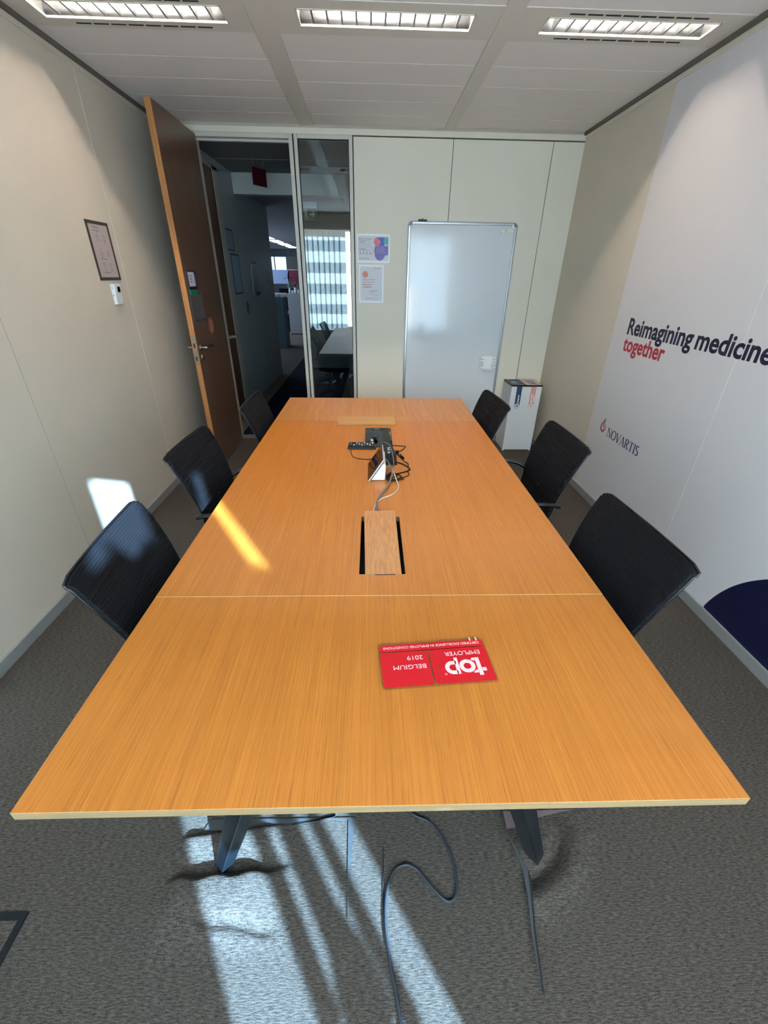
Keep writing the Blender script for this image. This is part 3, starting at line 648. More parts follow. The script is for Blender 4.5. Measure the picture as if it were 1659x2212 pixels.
ltext(t, 'Share your', 0.036, 0.147, 0.0095, Mr, 'red_print', 0.088, 0.03); ltext(t, 'thoughts!', 0.036, 0.127, 0.0095, Mr, 'red_print', 0.080, 0.03)
q = MB()
for a, z in ((0.085, 0.103), (0.08, 0.094), (0.05, 0.085), (0.085, 0.068)): q.box(0.095, -0.004, z, 0.095+a, -0.0037, z+0.0016)
for a, z in ((0.06, 0.038), (0.11, 0.033)): q.box(0.06, -0.004, z, 0.06+a, -0.0037, z+0.0012)
q.box(0.14, -0.004, 0.281, 0.205, -0.0037, 0.2835); q.build('small_print', M_ink, t)

# ------------------------------------------------------------------ left wall
t = thing('framed_notice', 'dark framed A4 sheet of pencil diagrams on the left wall', 'notice', (XL, 3.035, 1.548))
w, h = 0.246, 0.316; e = 0.017
g = MB(); g.box(0, 0, 0, 0.004, e, h); g.box(0, w-e, 0, 0.004, w, h); g.box(0, e, 0, 0.004, w-e, e); g.box(0, e, h-e, 0.004, w-e, h)
g.build('frame', mat('frame_brown', '#3b3634', 0.5), t)
MB().box(0, e, e, 0.002, w-e, h-e).build('sheet', mat('sheet_mauve', '#b3a5a2', 0.35), t)
q = MB(); rnd = random.Random(3)
def ln(y0, z0, y1, z1, r=0.0009): q.tube([(0.0022, y0, z0), (0.0022, y1, z1)], r, 4)
for (cy, cz) in ((0.09, 0.235), (0.16, 0.225), (0.09, 0.15), (0.16, 0.145), (0.09, 0.075), (0.16, 0.07)):
    for k in range(7): ln(cy-0.015+rnd.random()*0.02, cz-0.022+k*0.007, cy+0.0+rnd.random()*0.02, cz-0.022+k*0.007+0.003)
for y0, z0 in ((0.06, 0.285), (0.06, 0.268), (0.07, 0.12), (0.07, 0.045)): ln(y0, z0, y0+0.07, z0-0.004, 0.0014)
q.build('pencil_drawing', mat('pencil', '#6d6460', 0.7), t)
t = thing('thermostat', 'small white wall thermostat with a dark square display below the framed sheet', 'thermostat', (XL, 3.128, 1.408))
MB().hexa([(0, 0, 0), (0, 0.082, 0), (0.020, 0.082, 0.002), (0.020, 0, 0.002)], [(0, 0, 0.12), (0, 0.082, 0.12), (0.028, 0.082, 0.118), (0.028, 0, 0.118)]).build('body', M_white, t, bevel=0.002)
MB().hexa([(0.0225, 0.03, 0.072), (0.0225, 0.062, 0.072), (0.0255, 0.062, 0.072), (0.0255, 0.03, 0.072)], [(0.0245, 0.03, 0.104), (0.0245, 0.062, 0.104), (0.0278, 0.062, 0.104), (0.0278, 0.03, 0.104)]).build('display', M_blackgloss, t)
MB().box(0.006, -0.003, 0.088, 0.016, 0.0, 0.108).build('side_dial', M_papergrey, t); MB().box(0.006, -0.0015, 0.05, 0.012, 0.0, 0.056).build('side_button', M_ink, t)
MB().box(0.0205, 0.062, 0.008, 0.0215, 0.075, 0.0105).build('maker_mark', M_ink, t)

# ------------------------------------------------------------------ right wall graphic
wg = thing('wall_graphic', 'pale vinyl wall graphic with slogan, company logo and navy dot on the right wall', 'wall graphic', (XR, 0, 0))
fm = MB(); fm.box(-0.0015, 2.115, 0.062, 0, 3.308, 2.60); fm.box(-0.0015, 0.93, 0.062, 0, 2.108, 2.60); fm.box(-0.0015, YB, 0.062, 0, 0.925, 2.60)
fm.build('film', M_film, wg)
MB().box(-0.0008, 2.107, 0.062, 0, 2.116, 2.60).build('film_seam', M_gaplt, wg)
U, V, Nn = (0, -1, 0), (0, 0, 1), (-1, 0, 0)
X0 = -0.0015
M_navytext = mat('navy_lettering', '#14142e', 0.5); M_redtext = mat('crimson_lettering', '#a5283a', 0.5)
mbt = text_mb('Reimagining', (X0, 3.122, 1.268), U, V, Nn, 0.100, 0.668, 0.026, 0.0006)
text_mb('medicine', (X0, 2.425, 1.268), U, V, Nn, 0.100, 0.505, 0.026, 0.0006, mb=mbt)
mbt.build('slogan_lettering', M_navytext, wg)
text_mb('together', (X0, 3.125, 1.160), U, V, Nn, 0.096, 0.468, 0.025, 0.0006).build('slogan_lettering', M_redtext, wg)
# navy dot
pts = [(X0, 1.02+0.685*math.cos(a), -0.10+0.685*math.sin(a)) for a in [math.pi*i/60 for i in range(61)]]
pts = [p for p in pts if p[2] >= 0.063]
pts = [(X0, pts[0][1]+0.0, 0.063)]+pts+[(X0, pts[-1][1], 0.063)]
MB().prism(pts, (-0.0008, 0, 0)).build('navy_dot', M_navy, wg)
# company logo: flame mark and serif capitals
def glyph(mb, ch, x, w, h, P):
    T, t_ = 0.0125*h/0.075, 0.005*h/0.075; sr = 0.011*h/0.075; sh = 0.003
    def poly(p): mb.prism([(X0, P[0]-(x+a*w), P[1]+b_*h) for a, b_ in p], (-0.0006, 0, 0))
    def bar(a0, b0, a1, b1, th):   # stroke as a slanted bar, thickness in x direction
        hx = th/2/w; poly([(a0-hx, b0), (a0+hx, b0), (a1+hx, b1), (a1-hx, b1)])
    def serif(a, b_): hx = sr/w; poly([(a-hx, b_), (a+hx, b_), (a+hx, b_+(sh/h)), (a-hx, b_+(sh/h))])
    def arc(cx, cz, rx, rz, a0, a1, thick, n=20):
        for i in range(n):
            p = []
            for k, j in ((0, i), (0, i+1), (1, i+1), (1, i)):
                a = math.radians(a0+(a1-a0)*j/n); tt = thick(a)/2*(1 if k else -1)
                p.append((cx+(rx+tt/w)*math.cos(a), cz+(rz+tt/h)*math.sin(a)))
            poly(p)
    tk = lambda a: t_+(T-t_)*abs(math.cos(a))
    tp = 1-sh/h
    if ch == 'N': bar(0.1, 0, 0.1, 1, t_); bar(0.9, 0, 0.9, 1, t_); bar(0.1, 1, 0.9, 0, T); serif(0.1, 0); serif(0.08, tp); serif(0.9, tp)
    if ch == 'O': arc(0.5, 0.5, 0.46, 0.49, 0, 360, tk, 32)
    if ch == 'V': bar(0.06, 1, 0.5, 0, T); bar(0.94, 1, 0.5, 0, t_); serif(0.06, tp); serif(0.94, tp)
    if ch == 'A': bar(0.06, 0, 0.5, 1, t_); bar(0.94, 0, 0.5, 1, T); poly([(0.2, 0.33), (0.8, 0.33), (0.8, 0.38), (0.2, 0.38)]); serif(0.06, 0); serif(0.94, 0)
    if ch == 'R': bar(0.18, 0, 0.18, 1, T); arc(0.45, 0.74, 0.33, 0.245, -90, 90, tk, 14); poly([(0.18, 0.48), (0.46, 0.48), (0.46, 0.52), (0.18, 0.52)]); poly([(0.18, 0.96), (0.46, 0.96), (0.46, 1.0), (0.18, 1.0)]); bar(0.45, 0.5, 0.9, 0, T); serif(0.18, 0); serif(0.92, 0)
    if ch == 'T': bar(0.5, 0, 0.5, 1, T); poly([(0.02, 0.95), (0.98, 0.95), (0.98, 1), (0.02, 1)]); serif(0.5, 0); bar(0.04, 0.84, 0.04, 1, t_); bar(0.96, 0.84, 0.96, 1, t_)
    if ch == 'I': bar(0.5, 0, 0.5, 1, T); serif(0.5, 0); serif(0.5, tp)
    if ch == 'S': arc(0.5, 0.74, 0.34, 0.24, 40, 270, tk, 16); arc(0.5, 0.26, 0.36, 0.24, 90, -140, tk, 16)
lg = MB(); x = 0.0; adv = {'N': .062, 'O': .064, 'V': .060, 'A': .060, 'R': .056, 'T': .052, 'I': .026, 'S': .044}
for ch in 'NOVARTIS':
    glyph(lg, ch, x, adv[ch]*0.88, 0.066, (3.022, 0.560)); x += adv[ch]
lg.build('company_name', mat('logo_navy', '#232a58', 0.5), wg)
def flame(pts, m, nm): MB().prism([(X0, 3.10-a, 0.575+b_) for a, b_ in pts], (-0.0008, 0, 0)).build(nm, m, wg)
flame([(-0.038, 0.030), (-0.034, 0.012), (-0.02, -0.002), (0, -0.008), (0.02, -0.002), (0.034, 0.014), (0.036, 0.034), (0.028, 0.05), (0.02, 0.06), (0.024, 0.04), (0.022, 0.022), (0.012, 0.01), (0, 0.006), (-0.012, 0.01), (-0.022, 0.024), (-0.02, 0.044), (-0.008, 0.064), (0.0, 0.088), (-0.016, 0.068), (-0.032, 0.05)], mat('logo_red', '#b0454a', 0.5), 'flame_mark')
flame([(-0.002, 0.028), (0.006, 0.028), (0.012, 0.100), (0.0, 0.09)], MATS['logo_navy'], 'flame_mark')

# ------------------------------------------------------------------ waste bin
t = thing('recycling_bin', 'narrow white two-compartment recycling bin with paper and general waste labels', 'bin', (1.366, 4.19, 0))
bw, bd, bh = 0.300, 0.27, 0.665
g = MB(); e = 0.006
g.box(0, 0, 0.01, bw, e, bh); g.box(0, bd-e, 0.01, bw, bd, bh); g.box(0, e, 0.01, e, bd-e, bh); g.box(bw-e, e, 0.01, bw, bd-e, bh); g.box(e, e, 0.01, bw-e, bd-e, 0.02)
g.box(0, 0, 0.0, 0.02, 0.02, 0.01); g.box(bw-0.02, 0, 0, bw, 0.02, 0.01); g.box(0, bd-0.02, 0, 0.02, bd, 0.01); g.box(bw-0.02, bd-0.02, 0, bw, bd, 0.01)
g.build('body', mat('bin_white', '#d2d5d6', 0.4), t)
g = MB(); frame_y = 0.006
g.box(-0.004, -0.004, bh, bw+0.004, 0.006, bh+0.013); g.box(-0.004, bd-0.004, bh, bw+0.004, bd+0.004, bh+0.013); g.box(-0.004, 0.006, bh, 0.004, bd-0.004, bh+0.013); g.box(bw-0.004, 0.006, bh, bw+0.004, bd-0.004, bh+0.013)
g.build('rim', M_black, t)
def lidp(xa, xb, m, nm):
    g = MB(); z0, z1 = bh+0.006, bh+0.014; ix = 0.028; iy0, iy1 = 0.04, bd-0.045
    g.box(xa, 0.006, z0, xb, iy0, z1); g.box(xa, iy1, z0, xb, bd-0.004, z1); g.box(xa, iy0, z0, xa+ix, iy1, z1); g.box(xb-ix, iy0, z0, xb, iy1, z1)
    o = g.build(nm, m, t); MB().box(xa+ix, iy0, 0.06, xb-ix, iy1, 0.065).build('liner', M_gap, o)
lidp(0.004, bw/2-0.001, mat('lid_slate', '#4d525b', 0.45), 'paper_lid'); lidp(bw/2+0.001, bw-0.004, mat('lid_pink', '#c9a99f', 0.45), 'general_waste_lid')
def binlabel(xc, col, ring, words, nm):
    r = 0.026; z1 = bh-0.002; zc = bh-0.19
    p = [(xc-r, -0.0012, z1), (xc-r, -0.0012, zc)]+[(xc+r*math.cos(a), -0.0012, zc+r*math.sin(a)) for a in [math.pi+math.pi*i/12 for i in range(1, 12)]]+[(xc+r, -0.0012, zc), (xc+r, -0.0012, z1)]
    o = MB().prism(p, (0, 0.0012, 0)).build(nm, col, t)
    MB().prism([(xc+0.022*math.cos(a), -0.0014, zc+0.022*math.sin(a)) for a in [2*math.pi*i/24 for i in range(24)]], (0, -0.0004, 0)).build('icon_disc', M_paper, o)
    MB().box(xc-0.011, -0.0022, zc-0.012, xc+0.011, -0.0018, zc+0.012).build('icon', ring, o)
    for k, (wd, z_) in enumerate(words):
        text_mb(wd, (xc+0.009+(k-(len(words)-1)/2)*0.022 if len(words) > 1 else xc+0.009, -0.0014, zc+0.03), (0, 0, 1), (-1, 0, 0), (0, -1, 0), 0.016, z_, 0.03, 0.0004).build('label_text', M_paper, o)
binlabel(0.078, mat('label_navy', '#12315a', 0.45), mat('label_navy2', '#5b6f8c', 0.5), [('paper', 0.082)], 'paper_label')
binlabel(0.220, mat('label_pink', '#c98f8a', 0.45), mat('label_pink2', '#c0a09c', 0.5), [('general', 0.085), ('waste', 0.070)], 'general_waste_label')

# ------------------------------------------------------------------ floor box, cable, exposed carpet edges
t = thing('floor_box', 'dark metal rim of a carpeted floor box in the near left corner', 'floor box', (-1.15, 0.38, 0))
g = MB(); frame_e = 0.019; w = 0.146
g.box(-w, -w, 0, w, -w+frame_e, 0.004); g.box(-w, w-frame_e, 0, w, w, 0.004); g.box(-w, -w+frame_e, 0, -w+frame_e, w-frame_e, 0.004); g.box(w-frame_e, -w+frame_e, 0, w, w-frame_e, 0.004)
g.build('rim', mat('rim_dark', '#16181b', 0.75, spec=0.2), t, bevel=0.001)
MB().box(-w+frame_e, -w+frame_e, -0.002, w-frame_e, w-frame_e, 0.0025).build('carpet_insert', M_carpet, t)
M_sub = mat('raised_floor_panel', '#3e4144', 0.5, noise=((40, 40, 40), 0.15, 3))
M_cardb = mat('underlay', '#544238', 0.8)
def flat(pts, z, th, m, nm='trim_11'):
    return struct(MB().prism([(x, y, z) for x, y in pts], (0, 0, th)).build(nm, m))
flat([(-0.578, 0.716), (-0.566, 0.748), (-0.089, 0.743), (-0.089, 0.70), (-0.098, 0.58), (-0.098, 0.485), (-0.100, 0.485), (-0.104, 0.58), (-0.107, 0.70), (-0.108, 0.738), (-0.20, 0.741), (-0.47, 0.712)], 0.002, 0.0015, M_sub)
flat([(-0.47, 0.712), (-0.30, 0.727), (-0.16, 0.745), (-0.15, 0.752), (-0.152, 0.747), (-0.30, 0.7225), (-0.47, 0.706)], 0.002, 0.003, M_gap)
flat([(0.005, 0.66), (0.008, 0.66), (0.006, 0.55), (0.003, 0.48), (0.001, 0.55)], 0.001, 0.002, M_gap)
flat([(0.414, 0.742), (0.412, 0.690), (0.45, 0.694), (0.485, 0.712), (0.52, 0.720), (0.60, 0.735), (0.66, 0.742)], 0.018, 0.002, mat('underlay_mauve', '#6a5a5c', 0.7))
flat([(0.408, 0.690), (0.428, 0.640), (0.445, 0.580), (0.436, 0.520), (0.418, 0.44), (0.402, 0.33), (0.401, 0.33), (0.411, 0.44), (0.426, 0.52), (0.431, 0.58), (0.420, 0.64), (0.406, 0.690)], 0.012, 0.002, mat('floor_panel_dark', '#3c4043', 0.6))
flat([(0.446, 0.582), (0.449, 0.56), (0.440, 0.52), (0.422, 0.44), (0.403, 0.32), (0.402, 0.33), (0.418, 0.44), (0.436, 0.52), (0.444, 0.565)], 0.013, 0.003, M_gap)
cp = [(0.02, 1.1), (0.05, 0.85), (0.1, 0.755), (0.166, 0.719), (0.21, 0.652), (0.227, 0.58), (0.216, 0.53), (0.188, 0.517), (0.145, 0.554), (0.108, 0.594), (0.073, 0.607), (0.036, 0.59), (0.013, 0.541), (0.008, 0.47), (0.02, 0.387), (0.039, 0.29), (0.055, 0.1), (0.1, -0.4)]
o = MB().tube(spline([(x, y, 0.0055) for x, y in cp], 8), 0.0042, 8).build('power_cable', mat('cable_grey', '#2c333a', 0.4), smooth=True)
tag(o, 'grey cable looping over the carpet under the near table edge', 'cable')

# ------------------------------------------------------------------ table
tb = thing('conference_table', 'long oak veneer conference table with two seams and black angled legs', 'table', (0, 1.9, 0))
TZ = 0.74; TT = 0.022
def tq(u, v): 
    a = math.radians(-0.2746); return (u*math.cos(a)-v*math.sin(a), v*math.cos(a)+u*math.sin(a)-1.9)
hw = 0.684
def topseg(v0, v1, name, m, u0=-hw, u1=hw):
    mb = MB(); c4 = [tq(u0, v0), tq(u1, v0), tq(u1, v1), tq(u0, v1)]
    ins = 0.0008
    mb.hexa([(x, y, TZ-TT) for x, y in c4], [(x, y, TZ) for x, y in c4])
    mb.m = [1, 0, 1, 1, 1, 1]
    return mb
topseg(0.416, 1.0035, '', 0).build('table_top', [M_wood, M_edge], tb, bevel=0.0012)
# middle panel with the cable hatch opening
mb = MB(); v0, v1 = 1.0065, 2.7875; hx0, hx1, hy0, hy1 = -0.074, 0.079, 1.110, 1.490
def cell(u0, v0, u1, v1):
    c4 = [tq(u0, v0), tq(u1, v0), tq(u1, v1), tq(u0, v1)]; mb.hexa([(x, y, TZ-TT) for x, y in c4], [(x, y, TZ) for x, y in c4])
# one ring of faces round two openings so no inner seams show
us = [-hw, hx0, hx1, hw]
def ring_mesh():
    vs = []; fs = []; ms = []
    bx0, bx1, by0, by1 = -0.062, 0.089, 2.285, 2.636
    ul = [-hw, hx0, bx0, hx1, bx1, hw]; vl = [v0, hy0, hy1, by0, by1, v1]
    def solid(i, j):
        uc, vc = (ul[i]+ul[i+1])/2, (vl[j]+vl[j+1])/2
        if hx0 < uc < hx1 and hy0 < vc < hy1: return False
        if bx0 < uc < bx1 and by0 < vc < by1: return False
        return 0 <= i < len(ul)-1 and 0 <= j < len(vl)-1
    idx = {}
    def V_(i, j, k):
        if (i, j, k) not in idx:
            x, y = tq(ul[i], vl[j]); idx[(i, j, k)] = len(vs); vs.append((x, y, TZ if k else TZ-TT))
        return idx[(i, j, k)]
    S_ = lambda i, j: 0 <= i < len(ul)-1 and 0 <= j < len(vl)-1 and solid(i, j)
    for i in range(len(ul)-1):
        for j in range(len(vl)-1):
            if not S_(i, j): continue
            fs.append((V_(i, j, 1), V_(i+1, j, 1), V_(i+1, j+1, 1), V_(i, j+1, 1))); ms.append(0)
            fs.append((V_(i, j, 0), V_(i, j+1, 0), V_(i+1, j+1, 0), V_(i+1, j, 0))); ms.append(1)
            for di, dj, a, b_ in ((-1, 0, (i, j+1), (i, j)), (1, 0, (i+1, j), (i+1, j+1)), (0, -1, (i, j), (i+1, j)), (0, 1, (i+1, j+1), (i, j+1))):
                if not S_(i+di, j+dj):
                    fs.append((V_(*a, 0), V_(*b_, 0), V_(*b_, 1), V_(*a, 1))); ms.append(1)
    m = MB(); m.v = vs; m.f = fs; m.m = ms; return m
ring_mesh().build('table_top', [M_wood, M_edge], tb)
topseg(2.7905, 3.406, '', 0).build('table_top', [M_woodfar, M_edge], tb, bevel=0.0012)
# pale seams
for v in (1.005, 2.789):
    c4 = [tq(-hw, v-0.0015), tq(hw, v-0.0015), tq(hw, v+0.0015), tq(-hw, v+0.0015)]
    MB().hexa([(x, y, TZ-0.02) for x, y in c4], [(x, y, TZ-0.0008) for x, y in c4]).build('seam_strip', mat('seam_maple', '#dcae6c', 0.45), tb)
# cable tray under the hatch
tr = MB(); a = 0.12
tr.box(hx0-0.02, hy0-1.92, TZ-a, hx1+0.03, hy1-1.88, TZ-a+0.003); tr.box(hx0-0.02, hy0-1.92, TZ-a, hx0-0.017, hy1-1.88, TZ-TT); tr.box(hx1+0.027, hy0-1.92, TZ-a, hx1+0.03, hy1-1.88, TZ-TT)
tr.box(hx0-0.02, hy0-1.92, TZ-a, hx1+0.03, hy0-1.917, TZ-TT); tr.box(hx0-0.02, hy1-1.883, TZ-a, hx1+0.03, hy1-1.88, TZ-TT)
tr.build('cable_tray', M_gap, tb)
# legs: square black steel, splayed outwards, standing corner first
def tleg(x0, y0, x1, y1):
    top = Vector((x1, y1, TZ-TT-0.03)); ft = Vector((x0, y0, 0.0)); r0, r1 = 0.030, 0.052
    q = MB(); n = 4
    def sq(c, r): return [(c.x+r*math.cos(a), c.y+r*math.sin(a), c.z) for a in [math.pi/2*i-math.pi/2 for i in range(4)]]
    q.hexa(sq(ft, r0), sq(top, r1)); return q
for sx in (-1, 1):
    for y0, y1 in ((0.625, 0.60), (3.20, 3.22)):
        tleg(sx*0.486, y0-1.9, sx*0.27, y1-1.9).build('leg', mat('table_leg_black', '#1b2a36' if sx < 0 else '#0c0d0f', 0.35) if False else mat('table_leg_steel', '#0f161c', 0.32), tb, bevel=0.003)
ub = MB()
for s in (-1, 1): ub.box(s*0.27-0.02, -1.32, TZ-TT-0.05, s*0.27+0.02, 1.35, TZ-TT)
for y in (-1.30, 1.32): ub.box(-0.29, y-0.02, TZ-TT-0.05, 0.29, y+0.02, TZ-TT)
ub.build('underframe', M_black, tb)

# ------------------------------------------------------------------ things on the table
# hatch lid, lying tilted across the opening
lid = thing('cable_hatch_lid', 'loose oak hatch lid propped askew over the slot in the table', 'lid', (0.0, 1.3, TZ))
q = MB()
B4 = [(-0.047, 1.112-1.3, -0.012), (0.069, 1.112-1.3, -0.016), (0.067, 1.495-1.3, 0.004), (-0.055, 1.495-1.3, 0.004)]
T4 = [(-0.049, 1.108-1.3, 0.003), (0.071, 1.108-1.3, 0.001), (0.069, 1.497-1.3, 0.024), (-0.056, 1.497-1.3, 0.024)]
q.hexa(B4, T4); q.m = [1, 0, 1, 1, 1, 1]
q.build('lid_board', [M_woodlid, M_edge], lid, bevel=0.001)
MB().box(-0.018, -0.194, -0.008, 0.05, -0.191, 0.0015).build('finger_slot', M_gap, lid)
MB().tube([(-0.022, -0.195, 0.004), (-0.008, -0.195, -0.006), (0.03, -0.195, -0.002)], 0.0012, 6).build('wire_clip', M_steel, lid)
# far lid resting on the far seam
t = thing('cable_hatch_lid', 'oak hatch lid lying crosswise over the far table seam', 'lid', (-0.053, 2.775, TZ))
MB().hexa([(-0.190, -0.078, 0.0005), (0.188, -0.08, 0.0005), (0.188, 0.07, 0.0005), (-0.186, 0.07, 0.0005)], [(-0.190, -0.078, 0.016), (0.188, -0.08, 0.016), (0.188, 0.07, 0.016), (-0.186, 0.07, 0.016)]).build('lid_board', mat('lid_maple', '#bb8a50', 0.4, noise=((3, 150, 150), 0.05, 2)), t, bevel=0.0015)
MB().box(-0.190, -0.0808, 0.0068, 0.188, -0.0795, 0.0085).build('groove', mat('groove_brown', '#8a5f33', 0.6), t)
# black glossy connection box set in the far opening
t = thing('connection_box', 'glossy black connection box set into the table before the far lid', 'connection box', (0.0135, 2.46, TZ))
MB().box(-0.0745, -0.172, -0.03, 0.0745, 0.172, 0.003).build('cover', M_blackgloss, t, bevel=0.001)
MB().box(-0.034, 0.128, 0.003, 0.034, 0.170, 0.0045).build('socket_strip', M_black, t)
for i in range(4): MB().cyl((-0.024+i*0.016, 0.150, 0.0045), 0.003, 0.001, 10).build('port', M_steel, t)
MB().box(-0.014, 0.134, 0.0045, 0.014, 0.143, 0.006).build('socket', M_steel, t)
# remote control
t = thing('remote_control', 'black remote control with rows of small keys lying across the table', 'remote control', (-0.079, 2.292, TZ))
MB().hexa([(-0.082, -0.042, 0.001), (0.083, -0.046, 0.001), (0.078, 0.042, 0.001), (-0.078, 0.042, 0.001)], [(-0.076, -0.034, 0.018), (0.078, -0.038, 0.018), (0.074, 0.036, 0.018), (-0.072, 0.036, 0.018)]).build('body', M_black, t, bevel=0.004)
for i in range(9):
    for j in range(3):
        MB().box(-0.062+i*0.015, -0.022+j*0.018, 0.018, -0.054+i*0.015, -0.014+j*0.018, 0.0205).build('key', [M_ink, M_papergrey, M_ink][(i+j) % 3] if not (i == 8 and j == 1) else M_red, t)
# small clicker
t = thing('webcam', 'small round webcam with a chrome front resting on the black connection box', 'webcam', (-0.008, 2.372, TZ+0.0035))
MB().tube([(-0.012, -0.02, 0.014), (0.014, 0.045, 0.014)], [0.013, 0.011], 14).build('body', M_black, t, smooth=True)
MB().tube([(-0.016, -0.03, 0.014), (-0.012, -0.02, 0.014)], [0.009, 0.0135], 14).build('lens_ring', M_steel, t, smooth=True)
# touch panel: slanted glossy screen on a white wedge stand, seen from its side
t = thing('touch_panel', 'slanted touch panel with dark glossy screen on a white wedge stand', 'touch panel', (0, 1.93, TZ))
y0, y1 = -0.105, 0.098
# side profile of the white stand (x,z), towards the screen on the left
sp = [(-0.026, 0.003), (0.038, 0.003), (0.043, 0.075), (0.034, 0.088), (0.026, 0.080)]
MB().prism([(x, y0+0.012, z) for x, z in sp], (0, (y1-y0)-0.024, 0)).build('stand', M_white, t, bevel=0.001)
n_ = Vector((-0.11, 0, 0.07)).normalized()
a_, b_ = Vector((-0.035, 0, 0.002)), Vector((0.034, 0, 0.108))
def plate(o0, o1, ya, yb, m, nm, A=a_, B=b_):
    n = Vector((-(B-A).z, 0, (B-A).x)).normalized()
    p = [A+n*o0, B+n*o0, B+n*o1, A+n*o1]
    return MB().prism([(v.x, ya, v.z) for v in p], (0, yb-ya, 0)).build(nm, m, t)
plate(0, 0.006, y0, y1, mat('silver_plastic', '#c9cac8', 0.3, 0.3), 'bezel')
plate(0.006, 0.0085, y0+0.002, y1-0.002, M_blackgloss, 'screen')
plate(0.0085, 0.009, y0+0.06, y0+0.15, mat('screen_blue', '#0d1030', 0.1), 'display_area', a_+(b_-a_)*0.45, a_+(b_-a_)*0.8)
# black power adapter box
t = thing('power_adapter', 'black power adapter box standing behind the touch panel', 'adapter', (0.075, 2.155, TZ))
MB().hexa([(-0.038, -0.128, 0.0), (0.033, -0.130, 0.0), (0.033, -0.06, 0.0), (-0.038, -0.06, 0.0)], [(-0.036, -0.125, 0.026), (0.031, -0.127, 0.026), (0.031, -0.06, 0.034), (-0.036, -0.06, 0.034)]).build('front', M_black, t, bevel=0.002)
MB().hexa([(-0.038, -0.06, 0.0), (0.033, -0.06, 0.0), (0.014, 0.13, 0.0), (-0.026, 0.13, 0.0)], [(-0.036, -0.06, 0.034), (0.031, -0.06, 0.034), (0.012, 0.128, 0.03), (-0.024, 0.128, 0.03)]).build('body', M_black, t, bevel=0.002)
for i, (z, w) in enumerate(((0.0, 0.018), (0.018, 0.012), (0.034, 0.016), (-0.03, 0.014), (-0.044, 0.01))):
    MB().box(-0.012, z, 0.0335, -0.012+w, z+0.006, 0.0348).build('print', M_papergrey, t)
MB().box(0.030, 0.01, 0.006, 0.050, 0.03, 0.022).build('plug', M_black, t)
# cables on the table
def cable(name, label, pts, r, m, z0=TZ):
    o = MB().tube(spline([(p[0], p[1], z0+r+(p[2] if len(p) > 2 else 0)) for p in pts], 7), r, 8).build(name, m, smooth=True); tag(o, label, 'cable'); return o
cable('black_cable', 'thin black cable curling past the remote towards the touch panel', [(-0.02, 2.36, 0.01), (-0.07, 2.345, 0.004), (-0.125, 2.30, 0.022), (-0.138, 2.24, 0.018), (-0.13, 2.16), (-0.10, 2.115), (-0.04, 2.10), (0.0, 2.118), (0.04, 2.13, 0.0)], 0.0022, M_rubber)
cable('black_cable', 'thin black cable looping right of the adapter box', [(0.06, 2.29, 0.008), (0.10, 2.31), (0.165, 2.30), (0.168, 2.285), (0.15, 2.24), (0.12, 2.205), (0.115, 2.18), (0.128, 2.14), (0.15, 2.07), (0.165, 2.045), (0.165, 1.99), (0.172, 1.965), (0.158, 1.94), (0.16, 1.90), (0.145, 1.88), (0.118, 1.862)], 0.0024, M_rubber)
o = MB().tube([(0.133, 2.155, TZ+0.006), (0.146, 2.105, TZ+0.006)], 0.0062, 10).build('cable_ferrite', M_black, smooth=True); tag(o, 'black ferrite bead on the cable right of the adapter box', 'cable bead')
cable('black_cable', 'tangle of black cable bunched at the back foot of the touch panel', [(0.108, 2.06), (0.14, 2.03), (0.168, 1.975), (0.15, 1.94), (0.10, 1.91), (0.055, 1.885), (0.05, 1.85, 0.004), (0.085, 1.835, 0.004), (0.12, 1.86, 0.004), (0.10, 1.895, 0.006), (0.06, 1.89, 0.008), (0.048, 1.87, 0.006), (0.07, 1.845, 0.008), (0.10, 1.87, 0.010), (0.075, 1.90, 0.012), (0.05, 1.865, 0.01), (0.052, 1.828, 0.004), (0.09, 1.822, 0.004), (0.13, 1.845, 0.004)], 0.003, M_rubber)
M_cg = mat('cable_mid_grey', '#5f5f62', 0.45); M_cw = mat('cable_off_white', '#b9b0a6', 0.45)
cable('grey_cable', 'thick grey cable running from the touch panel into the hatch', [(0.052, 2.02, 0.03), (0.066, 1.95, 0.03), (0.075, 1.90, 0.022), (0.072, 1.85, 0.014), (0.05, 1.76, 0.004), (0.018, 1.68), (-0.002, 1.61), (-0.004, 1.55), (-0.003, 1.50, -0.005), (-0.003, 1.46, -0.025), (-0.003, 1.40, -0.09)], 0.0042, M_cg)
cable('white_cable', 'off white cable curving from the touch panel into the hatch', [(0.060, 1.97, 0.02), (0.082, 1.90, 0.016), (0.092, 1.83, 0.006), (0.100, 1.775), (0.090, 1.72), (0.060, 1.675), (0.020, 1.645), (-0.005, 1.60), (-0.016, 1.55), (-0.018, 1.50, -0.005), (-0.018, 1.46, -0.025), (-0.016, 1.40, -0.09)], 0.0032, M_cw)
cable('black_cable', 'black cable arching over the top of the touch panel', [(0.02, 2.16), (0.022, 2.12, 0.03), (0.03, 2.08, 0.09), (0.045, 2.05, 0.112), (0.07, 2.03, 0.10), (0.085, 2.02, 0.05), (0.09, 2.0, 0.0)], 0.0022, M_cg)

